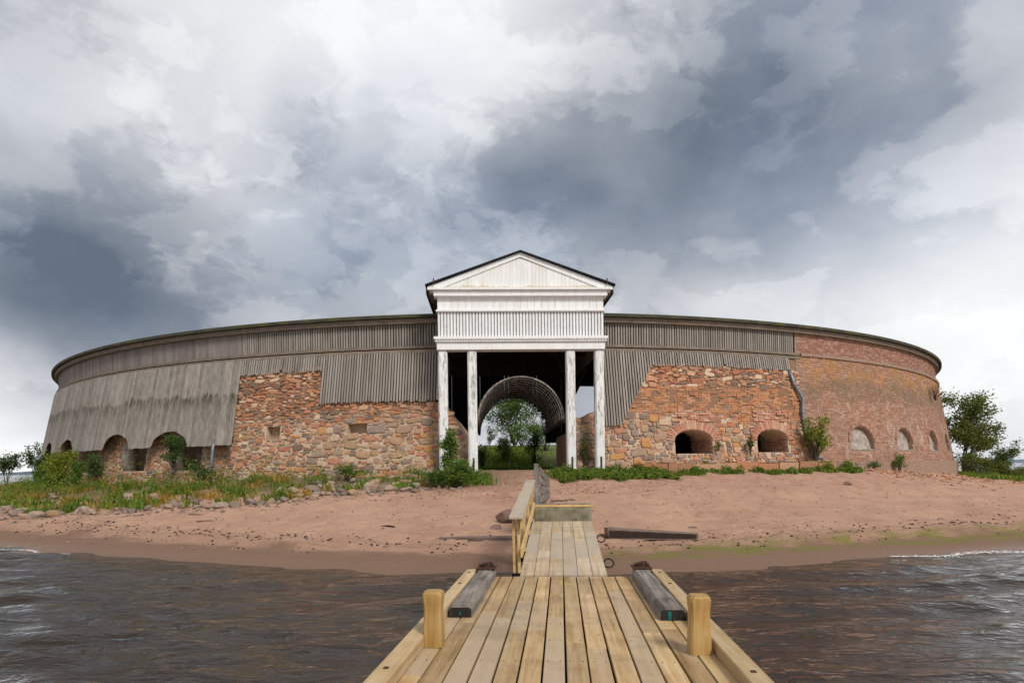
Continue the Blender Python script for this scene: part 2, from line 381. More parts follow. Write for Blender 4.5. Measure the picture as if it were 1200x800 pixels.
M['mortar'] = mortarmat()
M['joint'] = plain('brick_joint', (.36, .25, .185), .95, nscale=9, c2=(.25, .15, .105), bump=.6)
M['plaster'] = plain('grey_lime_plaster', (.43, .385, .335), .95, nscale=4, c2=(.24, .18, .145), bump=.6)
def leafmat(name, c1, c2, tr=.35):
    m, t, b = new_mat(name); at = t.add('ShaderNodeAttribute', attribute_name='tint').outputs['Fac']
    c = t.mix(at, c1, c2)
    finish(t, b, c, .55, spec=.25)
    tl = t.add('ShaderNodeBsdfTranslucent'); t.put(tl.inputs[0], t.mix(1, c, (1.25, 1.35, .7), 'MULTIPLY'))
    mx = t.add('ShaderNodeMixShader'); mx.inputs[0].default_value = tr
    t.l.new(b.outputs[0], mx.inputs[1]); t.l.new(tl.outputs[0], mx.inputs[2])
    t.l.new(mx.outputs[0], [n for n in t.n if n.type == 'OUTPUT_MATERIAL'][0].inputs[0]); return m
M['leaf_dark'] = leafmat('dark_leaves', (.035, .075, .018), (.10, .16, .035))
M['leaf_mid'] = leafmat('mid_green_leaves', (.06, .12, .018), (.15, .23, .035))
M['leaf_yel'] = leafmat('yellow_green_leaves', (.12, .16, .018), (.28, .30, .035))
M['leaf_rowan'] = leafmat('green_and_rusty_leaves', (.06, .105, .022), (.19, .19, .04))
M['weed'] = leafmat('weed_leaves', (.065, .13, .018), (.225, .28, .04))
M['straw'] = leafmat('straw_grass', (.24, .20, .07), (.38, .27, .12))
M['flower'] = leafmat('orange_brown_weeds', (.30, .17, .04), (.42, .27, .06))
M['bark'] = plain('grey_bark', (.10, .08, .06), .9, nscale=12)

# ------------------------------------------------------------------ the place: island, beach, water
CX, CY = -.85, 57.1                               # centre of the round fort
WATER = 0.0
PH = np.array([-180, -120, -60, -30, -24, -16, -5, -1, 2, 6, 10.5, 15, 30, 60, 120, 180.])
RS = np.array([41, 41, 41, 41.3, 41.5, 42.4, 44.8, 45.6, 45.9, 45.6, 45.3, 44.9, 44, 42, 41, 41.])
PF = np.array([-180, -60, -45, -34, -22, -8, 2, 10, 20, 27, 36, 48, 60, 180.])
ZF = np.array([1.2, 1.0, 1.05, 1.1, 1.25, 1.52, 1.58, 1.62, 1.64, 1.62, 1.25, 1.1, 1.05, 1.2])
def vnoise(x, y, s, seed=0., octv=3):
    out = np.zeros_like(x); a = 1.; tot = 0
    r2 = np.random.default_rng(int(seed * 13 + 5))
    for o in range(octv):
        for k in range(5):
            th = r2.uniform(0, 2 * np.pi); ph = r2.uniform(0, 6.28); fr = s * (2 ** o) * r2.uniform(.7, 1.4)
            out += a * np.sin(fr * (x * np.cos(th) + y * np.sin(th)) + ph)
        tot += a * 2.2; a *= .5
    return out / tot
RFOOT = 33.2
def sstep(a, b, x): q = np.clip((x - a) / (b - a), 0, 1); return q * q * (3 - 2 * q)
def terrain(x, y):
    x = np.asarray(x, float); y = np.asarray(y, float)
    dx, dy = x - CX, CY - y; r = np.hypot(dx, dy); ph = np.degrees(np.arctan2(dx, dy))
    rs = np.interp(ph, PH, RS) + .25 * vnoise(x, y, .55, 3, 2); zf = np.interp(ph, PF, ZF)
    t = rs - r                                     # metres up the beach from the waterline
    s = np.clip(t / (rs - RFOOT), 0, 1)
    tt = t + .35 * vnoise(x, y, 1.3, 8, 2)
    step = .13 * sstep(1.8, 1.92, tt) * (.5 + .5 * vnoise(x, y, .9, 4, 2))
    zb = t * .062 + np.clip(t - 2., 0, None) * .02
    full = rs - RFOOT
    end = full * .062 + (full - 2) * .02
    z = np.where(t > 0, zb + step + (zf - end) * s ** 1.9, -np.clip(-t, 0, None) * .13)
    z = np.maximum(z, -2.2)
    z = z + np.where(t > 2, .035 * vnoise(x, y, 1.1, 1, 3) + .024 * vnoise(x, y, 4.5, 2, 2) + .012 * vnoise(x, y, 11, 12, 2), .008 * vnoise(x, y, 2, 1, 2))
    # inside the ring, and the grass bank in the courtyard
    zi = 1.68 + 1.75 * sstep(23.5, 11, r) + .06 * vnoise(x, y, .8, 6, 2)
    k = sstep(33.1, 30.5, r)
    return z * (1 - k) + zi * k
_GP, _GR = np.arange(-82, 82.01, .16), np.arange(0, 50.01, .1)
_GT = terrain(CX + _GR[None] * np.sin(np.radians(_GP))[:, None], CY - _GR[None] * np.cos(np.radians(_GP))[:, None]).tolist()
def tz(x, y):                                      # height of the ground, looked up in a table
    dx, dy = x - CX, CY - y; i = (math.degrees(math.atan2(dx, dy)) + 82) / .16; j = math.hypot(dx, dy) / .1
    i0, j0 = int(i), int(j)
    if not (0 <= i0 < len(_GT) - 1 and j0 < len(_GR) - 1): return float(terrain(np.array([x]), np.array([y]))[0])
    u, v = i - i0, j - j0; p, q = _GT[i0], _GT[i0 + 1]
    return (p[j0] * (1 - v) + p[j0 + 1] * v) * (1 - u) + (q[j0] * (1 - v) + q[j0 + 1] * v) * u
def pol(ph, r, z=0.): a = R(ph); return Vector((CX + r * math.sin(a), CY - r * math.cos(a), z))
def on_ground(px, py):
    d = ray(px, py); Y = np.arange(4, 60, .05); T = np.maximum(terrain(d.x * Y, Y), -.02); k = np.nonzero(ZC + d.z * Y < T)[0]
    k = k[0] if len(k) else 820
    return Vector((d.x * Y[k], Y[k], T[k]))
def at_depth(px, py, Y): d = ray(px, py); return Vector((d.x * Y, Y, ZC + d.z * Y))

def grid_mesh(name, X, Y, Z, m, attrs=None, smooth=True):
    a, b = X.shape; V = np.stack([X, Y, Z], -1).reshape(-1, 3)
    i = np.arange(a * b).reshape(a, b); F = np.stack([i[:-1, :-1], i[1:, :-1], i[1:, 1:], i[:-1, 1:]], -1).reshape(-1, 4)
    me = bpy.data.meshes.new(name); me.vertices.add(len(V)); me.vertices.foreach_set('co', V.ravel())
    me.loops.add(F.size); me.loops.foreach_set('vertex_index', F.ravel().astype('i'))
    me.polygons.add(len(F)); me.polygons.foreach_set('loop_start', np.arange(0, F.size, 4, dtype='i')); me.update(calc_edges=True)
    for k, v in (attrs or {}).items():
        at = me.attributes.new(k, 'FLOAT', 'POINT'); at.data.foreach_set('value', np.asarray(v, 'f').ravel())
    if smooth: me.shade_smooth()
    me.materials.append(m); return me

def sandmat():
    m, t, b = new_mat('pink_beach_sand'); p = t.add('ShaderNodeNewGeometry').outputs['Position']
    sh = t.add('ShaderNodeAttribute', attribute_name='shore').outputs['Fac']
    ra = t.add('ShaderNodeAttribute', attribute_name='rad').outputs['Fac']
    right = t.add('ShaderNodeAttribute', attribute_name='side').outputs['Fac']
    n1 = t.noise(p, .9, 6, .6); n2 = t.noise(p, 7, 8, .7); n3 = t.noise(p, 60, 4, .7)
    c = t.mix(t.smooth(n1, .35, .65), (.55, .335, .228), (.47, .275, .188))
    c = t.mix(t.smooth(n2, .47, .72, 0, .55), c, (.36, .195, .135))
    fp = t.add('ShaderNodeTexVoronoi'); fp.inputs['Scale'].default_value = 2.6; t.put(fp.inputs['Vector'], t.vec('ADD', p, t.vec('SCALE', t.noise(p, 3, 3, .6, color=True), .25)))
    foot = t.math('MULTIPLY', t.smooth(fp.outputs['Distance'], .2, .08), t.smooth(t.noise(p, .45, 3, .5), .47, .58))
    c = t.mix(t.smooth(n3, .58, .78, 0, .5), c, (.64, .50, .40))
    c = t.mix(t.smooth(t.noise(p, 20, 6, .75), .58, .70, 0, .6), c, (.27, .16, .12))
    # coarse pinkish gravel towards the wall
    gr = t.math('MULTIPLY', t.smooth(sh, 6.2, 9.), t.smooth(t.noise(p, 3., 6, .7), .42, .6))
    c = t.mix(t.math('MULTIPLY', gr, .55), c, (.40, .21, .165))
    wet = t.smooth(t.math('MULTIPLY_ADD', t.math('SUBTRACT', n1, .5), 1.8, sh), 1.95, 1.45)
    wet = t.math('MULTIPLY_ADD', t.smooth(sh, 3.2, 1.6), .3, t.math('MULTIPLY', wet, .7))
    c = t.mix(wet, c, (.255, .15, .098))
    lines = t.noise(t.comb(t.math('MULTIPLY', right, .25), t.math('MULTIPLY', sh, 2.6), 0.), 2.2, 5, .6)
    dr = t.math('MULTIPLY', t.smooth(lines, .55, .66), t.math('MULTIPLY', t.smooth(sh, .8, 1.6), t.smooth(sh, 4.5, 2.6)))
    c = t.mix(t.math('MULTIPLY', dr, .55), c, (.20, .115, .075))
    alg = t.math('MULTIPLY', t.smooth(t.noise(p, 1.6, 7, .7), .41, .56), t.math('MULTIPLY', t.smooth(sh, .75, 1.15), t.smooth(sh, 2.5, 1.7)))
    alg = t.math('MULTIPLY', alg, t.smooth(right, 1.2, 3.2))
    c = t.mix(t.math('MULTIPLY', alg, .85), c, (.20, .185, .04))
    deep = t.smooth(sh, .2, -3.2)
    c = t.mix(deep, c, (.06, .034, .018))  # light absorbed by deeper water is put into the bed colour
    gm = t.smooth(ra, 28.5, 26)
    c = t.mix(gm, c, t.mix(n2, (.07, .12, .02), (.17, .17, .045)))
    soil = t.math('MULTIPLY', t.smooth(ra, 36.6, 34.4), t.smooth(t.math('MULTIPLY_ADD', n1, 2., right), 3, -1))
    c = t.mix(t.math('MULTIPLY', soil, .8), c, (.14, .12, .06))
    t.put(b.inputs['Roughness'], t.math('MULTIPLY_ADD', t.smooth(sh, 1.1, .15), -.6, .95))
    h = t.math('ADD', t.math('MULTIPLY_ADD', foot, -.8, n2), t.math('MULTIPLY', n3, .5))
    t.put(b.inputs['Base Color'], c); t.put(b.inputs['Normal'], t.bump(h, .8, .07)); b.inputs['Specular IOR Level'].default_value = .35
    return m
def build_ground():
    ph = np.concatenate([np.arange(-180, -60, 3), np.arange(-60, -24, .5), np.arange(-24, 26, .14), np.arange(26, 60, .5), np.arange(60, 180.1, 3)])
    r = np.concatenate([[.01], np.arange(2, 24, 1.), np.arange(24, 33, .6), np.arange(33, 46.5, .1), np.arange(46.5, 60, 1.), [64, 70, 80, 100, 200, 800, 5000]])
    P, RR = np.meshgrid(np.radians(ph), r, indexing='ij')
    X = CX + RR * np.sin(P); Y = CY - RR * np.cos(P); Z = terrain(X, Y)
    rf = random.Random(77)                         # trodden tracks across the sand
    for (x0, y0), (x1, y1), n in (((1.4, 14.4), (.8, 22.5), 22), ((1.6, 14.6), (9, 21), 26), ((1.2, 15), (-7, 17.5), 26), ((2, 14.2), (12, 15.5), 28), ((-1, 14), (-10, 18), 24), ((4, 20), (14, 23), 24), ((6, 14.5), (3, 22), 20), ((1.2, 14.3), (1.2, 22.5), 22)):
        for i in range(n):
            u = i / n; fx = x0 + (x1 - x0) * u + .14 * (-1) ** i + rf.gauss(0, .08); fy = y0 + (y1 - y0) * u + rf.gauss(0, .08)
            d2 = (X - fx) ** 2 + (Y - fy) ** 2; k = d2 < .5; Z[k] -= .05 * np.exp(-d2[k] / .014) - .018 * np.exp(-(np.sqrt(d2[k]) - .2) ** 2 / .008)
    rs = np.interp(np.degrees(P), PH, RS) + .25 * vnoise(X, Y, .55, 3, 2)
    me = grid_mesh('beach', X, Y, Z, sandmat(), dict(shore=rs - RR, rad=RR, side=X))
    me.flip_normals()
    link('beach', me, kind='structure', label='pink sand beach sloping up to the fort', category='beach')
build_ground()
def watermat():
    m, t, b = new_mat('brown_sea_water'); t.n.remove(b)
    p = t.add('ShaderNodeNewGeometry').outputs['Position']
    q = t.vec('MULTIPLY', p, (.55, 1.5, 1))
    n = t.math('ADD', t.noise(q, 2.6, 4, .55, .6), t.math('MULTIPLY', t.noise(q, 9, 4, .6, .4), .28))
    nr = t.bump(n, .55, .13)
    gl = t.add('ShaderNodeBsdfGlossy'); gl.inputs['Roughness'].default_value = .045; t.put(gl.inputs['Normal'], nr)
    gl.inputs['Color'].default_value = (1, 1, 1, 1)
    tr = t.add('ShaderNodeBsdfTransparent'); tr.inputs[0].default_value = (.58, .40, .25, 1)
    df = t.add('ShaderNodeBsdfDiffuse'); df.inputs[0].default_value = (.05, .033, .019, 1)
    a = t.add('ShaderNodeMixShader'); a.inputs[0].default_value = .45
    t.l.new(tr.outputs[0], a.inputs[1]); t.l.new(df.outputs[0], a.inputs[2])
    fr = t.add('ShaderNodeFresnel'); fr.inputs[0].default_value = 1.36; t.put(fr.inputs['Normal'], nr)
    mx = t.add('ShaderNodeMixShader'); t.l.new(fr.outputs[0], mx.inputs[0]); t.l.new(a.outputs[0], mx.inputs[1]); t.l.new(gl.outputs[0], mx.inputs[2])
    t.l.new(mx.outputs[0], [k for k in t.n if k.type == 'OUTPUT_MATERIAL'][0].inputs[0]); return m
def build_water():
    g = np.array([.3, .7, 1.3, 2.2, 3.6, 6, 10, 18, 40, 100, 300, 900, 2500, 6000])
    xs = np.concatenate([-16 - g[::-1], np.arange(-16, 16.01, .085), 16 + g])
    ys = np.concatenate([1 - g[::-1], np.arange(1, 17.01, .065), 17 + g])
    X, Y = np.meshgrid(xs, ys, indexing='ij'); Z = np.zeros_like(X); r2 = np.random.default_rng(3)
    for k in range(26):
        lam = np.exp(r2.uniform(np.log(.36), np.log(2.1))); th = R(103) + r2.normal(0, .34)
        kk = 2 * np.pi / lam; ph = r2.uniform(0, 6.28)
        ar = kk * (X * np.cos(th) + Y * np.sin(th)) + ph + .8 * vnoise(X, Y, .8, k, 1)
        Z += .0076 * lam ** .95 * (np.sin(ar) + .25 * np.sin(2 * ar + .6))
    Z *= 1 + .5 * vnoise(X, Y, .5, 11, 2)
    edge = np.clip(1 - np.maximum(np.abs(X) - 14, 0) / 4, 0, 1) * np.clip(1 - np.maximum(Y - 15.5, 0) / 2, 0, 1) * np.clip(Y + 1, 0, 1)
    rr = np.hypot(X - CX, CY - Y); rs = np.interp(np.degrees(np.arctan2(X - CX, CY - Y)), PH, RS)
    edge = edge * np.clip((rr - rs + .4) / 1.6, .12, 1)
    link('water', grid_mesh('water', X, Y, Z * edge, watermat()), kind='structure', label='dark rippled sea water around the jetty', category='water')
    # foam left by the small waves at the waterline
    m, t, b = new_mat('sea_foam'); p = t.add('ShaderNodeNewGeometry').outputs['Position']
    finish(t, b, (.75, .75, .73), .6)
    for (p0, p1, w) in ((-16.5, -12, .06), (10.4, 17.5, .16)):
        q = MB(); n = int((p1 - p0) * 14); r3 = np.random.default_rng(int(p1 * 7 + 900))
        for i in range(n):
            ph = p0 + (p1 - p0) * i / n; P0 = pol(ph, 0)
            rs = np.interp(ph, PH, RS); a = pol(ph, rs); rr = rs + .25 * float(vnoise(np.array([a.x]), np.array([a.y]), .55, 3, 2)[0])
            ta = math.sin(math.pi * (i + .5) / n) ** .5
            for k in range(6):
                rad = rr + .22 + r3.normal(0, 1) * w * .55 * ta + .12 * math.sin(ph * 2.3)
                c = pol(ph + r3.uniform(-.05, .05), rad, .016 + r3.uniform(0, .012)); s = r3.uniform(.004, .022) * (.5 + w * 2.5)
                M4 = Matrix.Rotation(R(ph), 4, 'Z')
                V = [c + M4 @ Vector((math.cos(u) * s * 2.4, math.sin(u) * s, 0)) for u in np.linspace(0, 2 * math.pi, 7)[:-1]]
                q.add([tuple(v) for v in V] + [tuple(c + Vector((0, 0, s * .35)))], [(j, (j + 1) % 6, 6) for j in range(6)])
        q.build('foam', m, kind='stuff', label='thin white foam along the waterline %s' % ('left of the jetty' if p1 < 0 else 'right of the jetty'), category='foam')
build_water()
def build_hills():
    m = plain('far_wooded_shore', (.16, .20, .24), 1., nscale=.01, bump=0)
    for k, (x0, x1, Y, h) in enumerate(((-4200, -900, 3000, 26), (1300, 4600, 3200, 24))):
        n = 120; xs = np.linspace(x0, x1, n); top = h * (.5 + .35 * vnoise(xs, xs * 0, .006, k + 2, 3)) * np.clip(np.minimum(xs - x0, x1 - xs) / 400, 0, 1) + 3
        prof = np.array([[0, -2], [40, .75], [90, 1], [300, .9], [420, -2]])
        X = np.repeat(xs[:, None], 5, 1); Yy = np.full_like(X, Y) + prof[None, :, 0]
        Z = np.where(prof[None, :, 1] < 0, -2., top[:, None] * prof[None, :, 1])
        me = grid_mesh('hills', X, Yy, Z, m); link('hills', me, kind='structure', label='distant low wooded shore on the %s horizon' % ('left' if k == 0 else 'right'), category='hills')
build_hills()

# ------------------------------------------------------------------ the round fort
fort = empty('round_fort', (CX, CY, 1.6), label='large round masonry fort with grey timber cladding and a thin eave roof', category='fort')
WINV[fort.name] = Matrix.Translation((-CX, -CY, -1.6))
GATE = 2.14                                        # bearing of the gate passage seen from the centre
def rw(z): return 32.75 - .17 * (z - 1.0)          # battered face of the wall
BAT = math.atan(.17)
def rwa(a, z): return rw(z) - .42 * max(0., min(1., (-18.7 - a) / .4))   # behind the board skirt the wall stands further back
def wall_M(ph, r, z, tilt=0.): return Matrix.Translation(pol(ph, r, z)) @ Matrix.Rotation(R(ph), 4, 'Z') @ Matrix.Rotation(-tilt, 4, 'X')
EMB = [(14.2, 2.30, 1.62, .5, .42), (20.75, 2.34, 1.58, .5, .42), (-23.7, 1.9, 1.7, .95, .65), (-29.9, 1.9, 1.7, .95, .65), (-38.5, 1.9, 1.7, .95, .65)]     # bearing, sill, width, springing, rise
NICHE = [(30.3, 2.44, 1.72, .35, .72), (36.95, 2.44, 1.6, .35, .72), (43.9, 2.44, 1.5, .35, .72), (50.8, 2.44, 1.5, .35, .72)]
LOOP = [(-9.0, 3.2, .78, .40, .5), (-15.35, 3.05, .62, .52, .4)]
def arch_poly(w, spring, rise, n=12):
    return [(-w / 2, 0), (w / 2, 0)] + [(w / 2 * math.cos(a), spring + rise * math.sin(a)) for a in np.linspace(0, math.pi, n)]
def in_opening(ph, z, pad=.0, sides=(EMB, NICHE)):
    for g in sides:
        for (p, s, w, sp, ri) in g:
            x = R(ph - p) * rw(z)
            if abs(x) < w / 2 + pad and s - pad * .5 < z:
                if z < s + sp or ((x / (w / 2 + pad)) ** 2 + ((z - s - sp) / (ri + pad)) ** 2 < 1): return True
    for (p, s, w, h, d) in LOOP:
        if abs(R(ph - p) * rw(z)) < w / 2 + .02 and s - .02 < z < s + h + .02: return True
    return False
def solid_ring(p0, p1, zbot, ztop, rout, rin, dp, nz, m, name, rough=0., parent=fort, cut=None, **t):
    n = max(2, int(abs(p1 - p0) / dp)); ph = np.linspace(p0, p1, n + 1); V = []; F = []
    for i, a in enumerate(ph):
        zt = ztop(a) if callable(ztop) else ztop
        for side in (0, 1):
            for k in range(nz + 1):
                z = zbot + (zt - zbot) * k / nz; r = (rout(z) if callable(rout) and rout is not rwa else rwa(a, z) if callable(rout) else rout) if side == 0 else (rin(z) if callable(rin) else rin)
                if rough and side == 0: r += rough * mnoise.noise((a * 1.9, z * 3.1, 3.3)) + rough * .6 * mnoise.noise((a * 5, z * 7, 1))
                V.append(tuple(pol(a, r, z)))
    st = 2 * (nz + 1)
    for i in range(n):
        for side in (0, 1):
            for k in range(nz):
                a = i * st + side * (nz + 1) + k; q = (a, a + st, a + st + 1, a + 1); F.append(q if side == 0 else q[::-1])
        a = i * st; F.append((a + nz, a + st + nz, a + st + 2 * nz + 1, a + 2 * nz + 1)); F.append((a, a + nz + 1, a + st + nz + 1, a + st))
    for i in (0, n):
        a = i * st
        for k in range(nz):
            q = (a + k, a + k + 1, a + nz + 1 + k + 1, a + nz + 1 + k); F.append(q if i == 0 else q[::-1])
    q = MB(); q.add(V, F); me = q.mesh(name, m)
    if cut:
        c = MB()
        for mm, poly, y0, y1 in cut: c.prism(poly, y0, y1, mm)
        cm = c.mesh('cutter'); import bmesh
        for w in (me, cm):
            bm = bmesh.new(); bm.from_mesh(w); bmesh.ops.recalc_face_normals(bm, faces=bm.faces); bm.to_mesh(w); bm.free()
        o = bpy.data.objects.new('wall_tmp', me); co = bpy.data.objects.new('cut_tmp', cm); col.objects.link(o); col.objects.link(co)
        md = o.modifiers.new('b', 'BOOLEAN'); md.operation = 'DIFFERENCE'; md.object = co; md.solver = 'EXACT'
        dg = bpy.context.evaluated_depsgraph_get(); me2 = bpy.data.meshes.new_from_object(o.evaluated_get(dg)); me2.name = name
        bpy.data.objects.remove(o); bpy.data.objects.remove(co); bpy.data.meshes.remove(cm); me = me2
        me.materials.clear(); me.materials.append(m)
    return link(name, me, None, parent, **t)
def emb_cut(lst, depth=2.4): return [(wall_M(p, rw(s) + .5, s), arch_poly(w, sp, ri), 0, depth + .5) for (p, s, w, sp, ri) in lst]
def loop_cut(): return [(wall_M(p, rw(s) + .3, s), [(-w / 2, 0), (w / 2, 0), (w / 2, h), (-w / 2, h)], 0, d + .3) for (p, s, w, h, d) in LOOP]
def ltop(a): return 6.3 if a < -5 else 4.55 - .16 * max(0, a + 4.5) - .95 * max(0, min(1, (a + 3.2) / 1.8)) + .12 * mnoise.noise((a * 3, 0, 0))
def rtop(a): return 6.3 if a > 8.6 else 3.72 + .12 * mnoise.noise((a * 2.3, 5, 0)) + .25 * max(0, a - 7.5) + .2 * max(0, min(1, (a - 6.2)))
wl = solid_ring(-115, -1.45, .4, ltop, rwa, 30.9, .35, 16, M['mortar'], 'masonry_wall', .05, cut=emb_cut([e for e in EMB if e[0] < 0]) + loop_cut(), label='rubble masonry wall left of the gate')
wr = solid_ring(5.85, 24.05, .4, rtop, rw, lambda z: rw(z) - 1.3, .35, 16, M['mortar'], 'masonry_wall', .05, cut=emb_cut([e for e in EMB if e[0] > 0]), label='brick and rubble wall right of the gate')
wb = solid_ring(24.05, 115, .4, 6.46, lambda z: rw(z) + .03, 30.4, .5, 10, M['joint'], 'brick_wall', 0, cut=[(wall_M(p, rw(s) + .03, s, BAT), arch_poly(w, sp, ri), -.5, .24) for (p, s, w, sp, ri) in NICHE], label='sound battered brick wall with arched blind windows')
pl = solid_ring(-115, -3.3, 6.46, 7.62, 31.62, 31.4, 1, 1, M['slatback'], 'parapet')
solid_ring(7.6, 24.3, 6.46, 7.62, 31.62, 31.4, 1, 1, M['slatback'], 'parapet')
pb = solid_ring(24.3, 115, 6.5, 7.62, 31.72, 31.4, 1, 1, M['joint'], 'parapet', label='brick parapet above the string course')

for sd_, zt in ((1, 3.25), (-1, 3.2)):              # low masonry along the gate passage
    q = MB(); A = Matrix.Translation(pol(GATE, 33.3, 0)) @ Matrix.Rotation(R(GATE), 4, 'Z'); n_ = 16; V_ = []
    for i_ in range(n_ + 1):
        y_ = 2.0 + 5.6 * i_ / n_
        for xx, zz in ((2.02, 1.2), (2.02, zt + .2 * mnoise.noise((i_ * .6, sd_, 0))), (2.7, zt), (2.7, 1.2)): V_.append(tuple(A @ Vector((sd_ * (xx + .06 * mnoise.noise((i_ * 1.1, zz * 2, 1))), y_, zz))))
    q.add(V_, [(i_ * 4 + k_, i_ * 4 + 4 + k_, i_ * 4 + 4 + (k_ + 1) % 4, i_ * 4 + (k_ + 1) % 4) for i_ in range(n_) for k_ in range(4)] + [(0, 1, 2, 3), tuple(n_ * 4 + k_ for k_ in (3, 2, 1, 0))])
    q.build('passage_wall', M['rubble'], fort)
# stones and bricks set into the wall -------------------------------------------------
def pebble_mesh(seed, m, flat=.0, sub=1):
    import bmesh
    bm = bmesh.new(); bmesh.ops.create_cube(bm, size=2); bmesh.ops.subdivide_edges(bm, edges=bm.edges, cuts=2, use_grid_fill=True)
    rr = random.Random(seed); off = Vector((rr.random() * 50, rr.random() * 50, rr.random() * 50))
    rr_ = rr.random()
    for v in bm.verts:
        p = v.co.copy(); q = p.normalized(); mx = max(abs(p.x), abs(p.y), abs(p.z))
        w = p.lerp(q * 1.16, .28 + .3 * rr_); w *= 1 + .26 * mnoise.noise(w * .9 + off) + .12 * mnoise.noise(w * 2.3 + off); w.y *= .8; v.co = w
    me = bpy.data.meshes.new('stone'); bm.to_mesh(me); bm.free(); me.materials.append(m); return me
STV = [pebble_mesh(i, M['stone']) for i in range(10)]
RUV = [pebble_mesh(i + 40, M['rubble']) for i in range(8)]
stones = []                                        # wall, kind, bearing, z, w, h, d, rotation
def lay(wall, p0, p1, zone, seed):
    """irregular rubble: big stones first, smaller ones into the gaps left"""
    rr = random.Random(seed); grid = {}
    for scale, tries in ((1.35, 1500), (1.0, 8000), (.75, 12000), (.52, 14000), (.36, 12000)):
        for _ in range(tries):
            a = rr.uniform(p0, p1); z = rr.uniform(1.0, 6.0); q = zone(a, z, rr)
            if q is None: continue
            kind, w, h = q; w *= .84 * scale * rr.uniform(.8, 1.2); h *= .84 * scale * rr.uniform(.8, 1.25); r = rw(z); x = R(a) * 32.2; w = min(w, .75)
            if h < .045: continue
            gx, gz = int(x / .4), int(z / .4); ok = True
            for i in (-2, -1, 0, 1, 2):
                for k in (-1, 0, 1):
                    for (x2, z2, w2, h2) in grid.get((gx + i, gz + k), ()):
                        u = abs(x - x2) / ((w + w2) * .46); v = abs(z - z2) / ((h + h2) * .44)
                        if u < 1 and v < 1 and u ** 4 + v ** 4 < 1: ok = False; break
                    if not ok: break
                if not ok: break
            if not ok or in_opening(a, z, w * .5 + .02) or in_opening(a - math.degrees(w / 2 / r), z, .05) or in_opening(a + math.degrees(w / 2 / r), z, .05): continue
            grid.setdefault((gx, gz), []).append((x, z, w, h))
            stones.append((wall, kind, a, z, w * .95, h * .95, min(.2, .06 + .3 * min(w, h)) * rr.uniform(.8, 1.2), rr.uniform(-.2, .2)))
def zone_left(a, z, rr):
    if a > -1.6 or z > ltop(a) - .08: return None
    hem = 5.85 if a < -11.9 else 4.5
    if a < -19.2: hem = 3.6
    if z > hem: return None
    low = tz(*pol(a, rw(z) + .1).xy) - .1
    if z < low: return None
    n = mnoise.noise((a * .25, z * .7, 4))
    if z > 4.1 + .5 * n or (a < -12 and z > 3.75 + n * .5): return ('r', rr.uniform(.16, .42), rr.uniform(.085, .15))
    if a > -12.5: 
        if z > 3.55 + n * .3: return ('r' if rr.random() < .55 else 's', rr.uniform(.2, .5), rr.uniform(.11, .19))
        return ('s', rr.uniform(.24, .56), rr.uniform(.19, .3)) if rr.random() < .8 else ('r', rr.uniform(.15, .3), rr.uniform(.12, .2))
    if a > -20: return ('s' if rr.random() < .55 else 'r', rr.uniform(.15, .42), rr.uniform(.1, .2))
    return ('s' if rr.random() < .4 else 'r', rr.uniform(.14, .36), rr.uniform(.085, .16))
def zone_right(a, z, rr):
    if a < 5.9 or a > 24 or z > rtop(a) - .08: return None
    if z < tz(*pol(a, rw(z) + .1).xy) - .1: return None
    n = mnoise.noise((a * .3, z * .7, 9))
    top = 3.75 + .25 * n - .02 * (a - 8)
    if z > (5.85 if a > 11.5 else max(3.7, 3.5 + (a - 8.95) / 2.6 * 2.38)): return None
    if z > 4.95 + .4 * n: return ('s' if rr.random() < .12 else 'r', rr.uniform(.2, .5), rr.uniform(.085, .16)) if z < 5.95 else None
    if z > top: return None
    if a < 12.4: return ('s', rr.uniform(.25, .62), rr.uniform(.19, .32)) if rr.random() < .85 else ('s', rr.uniform(.14, .25), rr.uniform(.12, .2))
    return ('s' if rr.random() < .6 else 'r', rr.uniform(.16, .4), rr.uniform(.1, .22))
lay('l', -47, -1.5, zone_left, 3); lay('r', 5.9, 24, zone_right, 5)
# the largest stones in view are pieces of their own, the small rest one mass per wall
vis = sorted(range(len(stones)), key=lambda i: -stones[i][4] * stones[i][5] * math.cos(R(stones[i][2] * 1.6)))
big = set()
for w_ in 'lr':
    n = 0
    for i in vis:
        if stones[i][0] == w_ and n < (170 if w_ == 'l' else 130): big.add(i); n += 1
mass = {k: MB() for k in ('ls', 'lr', 'rs', 'rr')}
pv = {}
for k, L in (('s', STV), ('r', RUV)):
    for j, me in enumerate(L): pv[k, j] = (np.array([v.co[:] for v in me.vertices]), [tuple(p.vertices) for p in me.polygons])
for i, (w_, k, a, z, w, h, d, ro) in enumerate(stones):
    L = STV if k == 's' else RUV; j = i % len(L); zc = z
    Mx = wall_M(a, rwa(a, zc) - d * .12, zc, BAT) @ Matrix.Rotation(ro, 4, 'Y') @ Matrix.Diagonal((w / 2, d / 2 + .02, h / 2, 1))
    if i in big: link('stone', L[j], None, wl if w_ == 'l' else wr, Mx, True)     # the wall's own frame is the world's
    else:
        v, f = pv[k, j]; A = np.array(Mx); mass[w_ + k].add(v @ A[:3, :3].T + A[:3, 3], f, random.random())
for k, q in mass.items():
    if q.v: q.build('small_stones', M['stone'] if k[1] == 's' else M['rubble'], wl if k[0] == 'l' else wr, False, kind='stuff', local=True)
for o in list(wl.children) + list(wr.children): o.matrix_parent_inverse = Matrix()
# (walls carry world-space meshes but hang under the fort's empty, so their frame equals the world's)

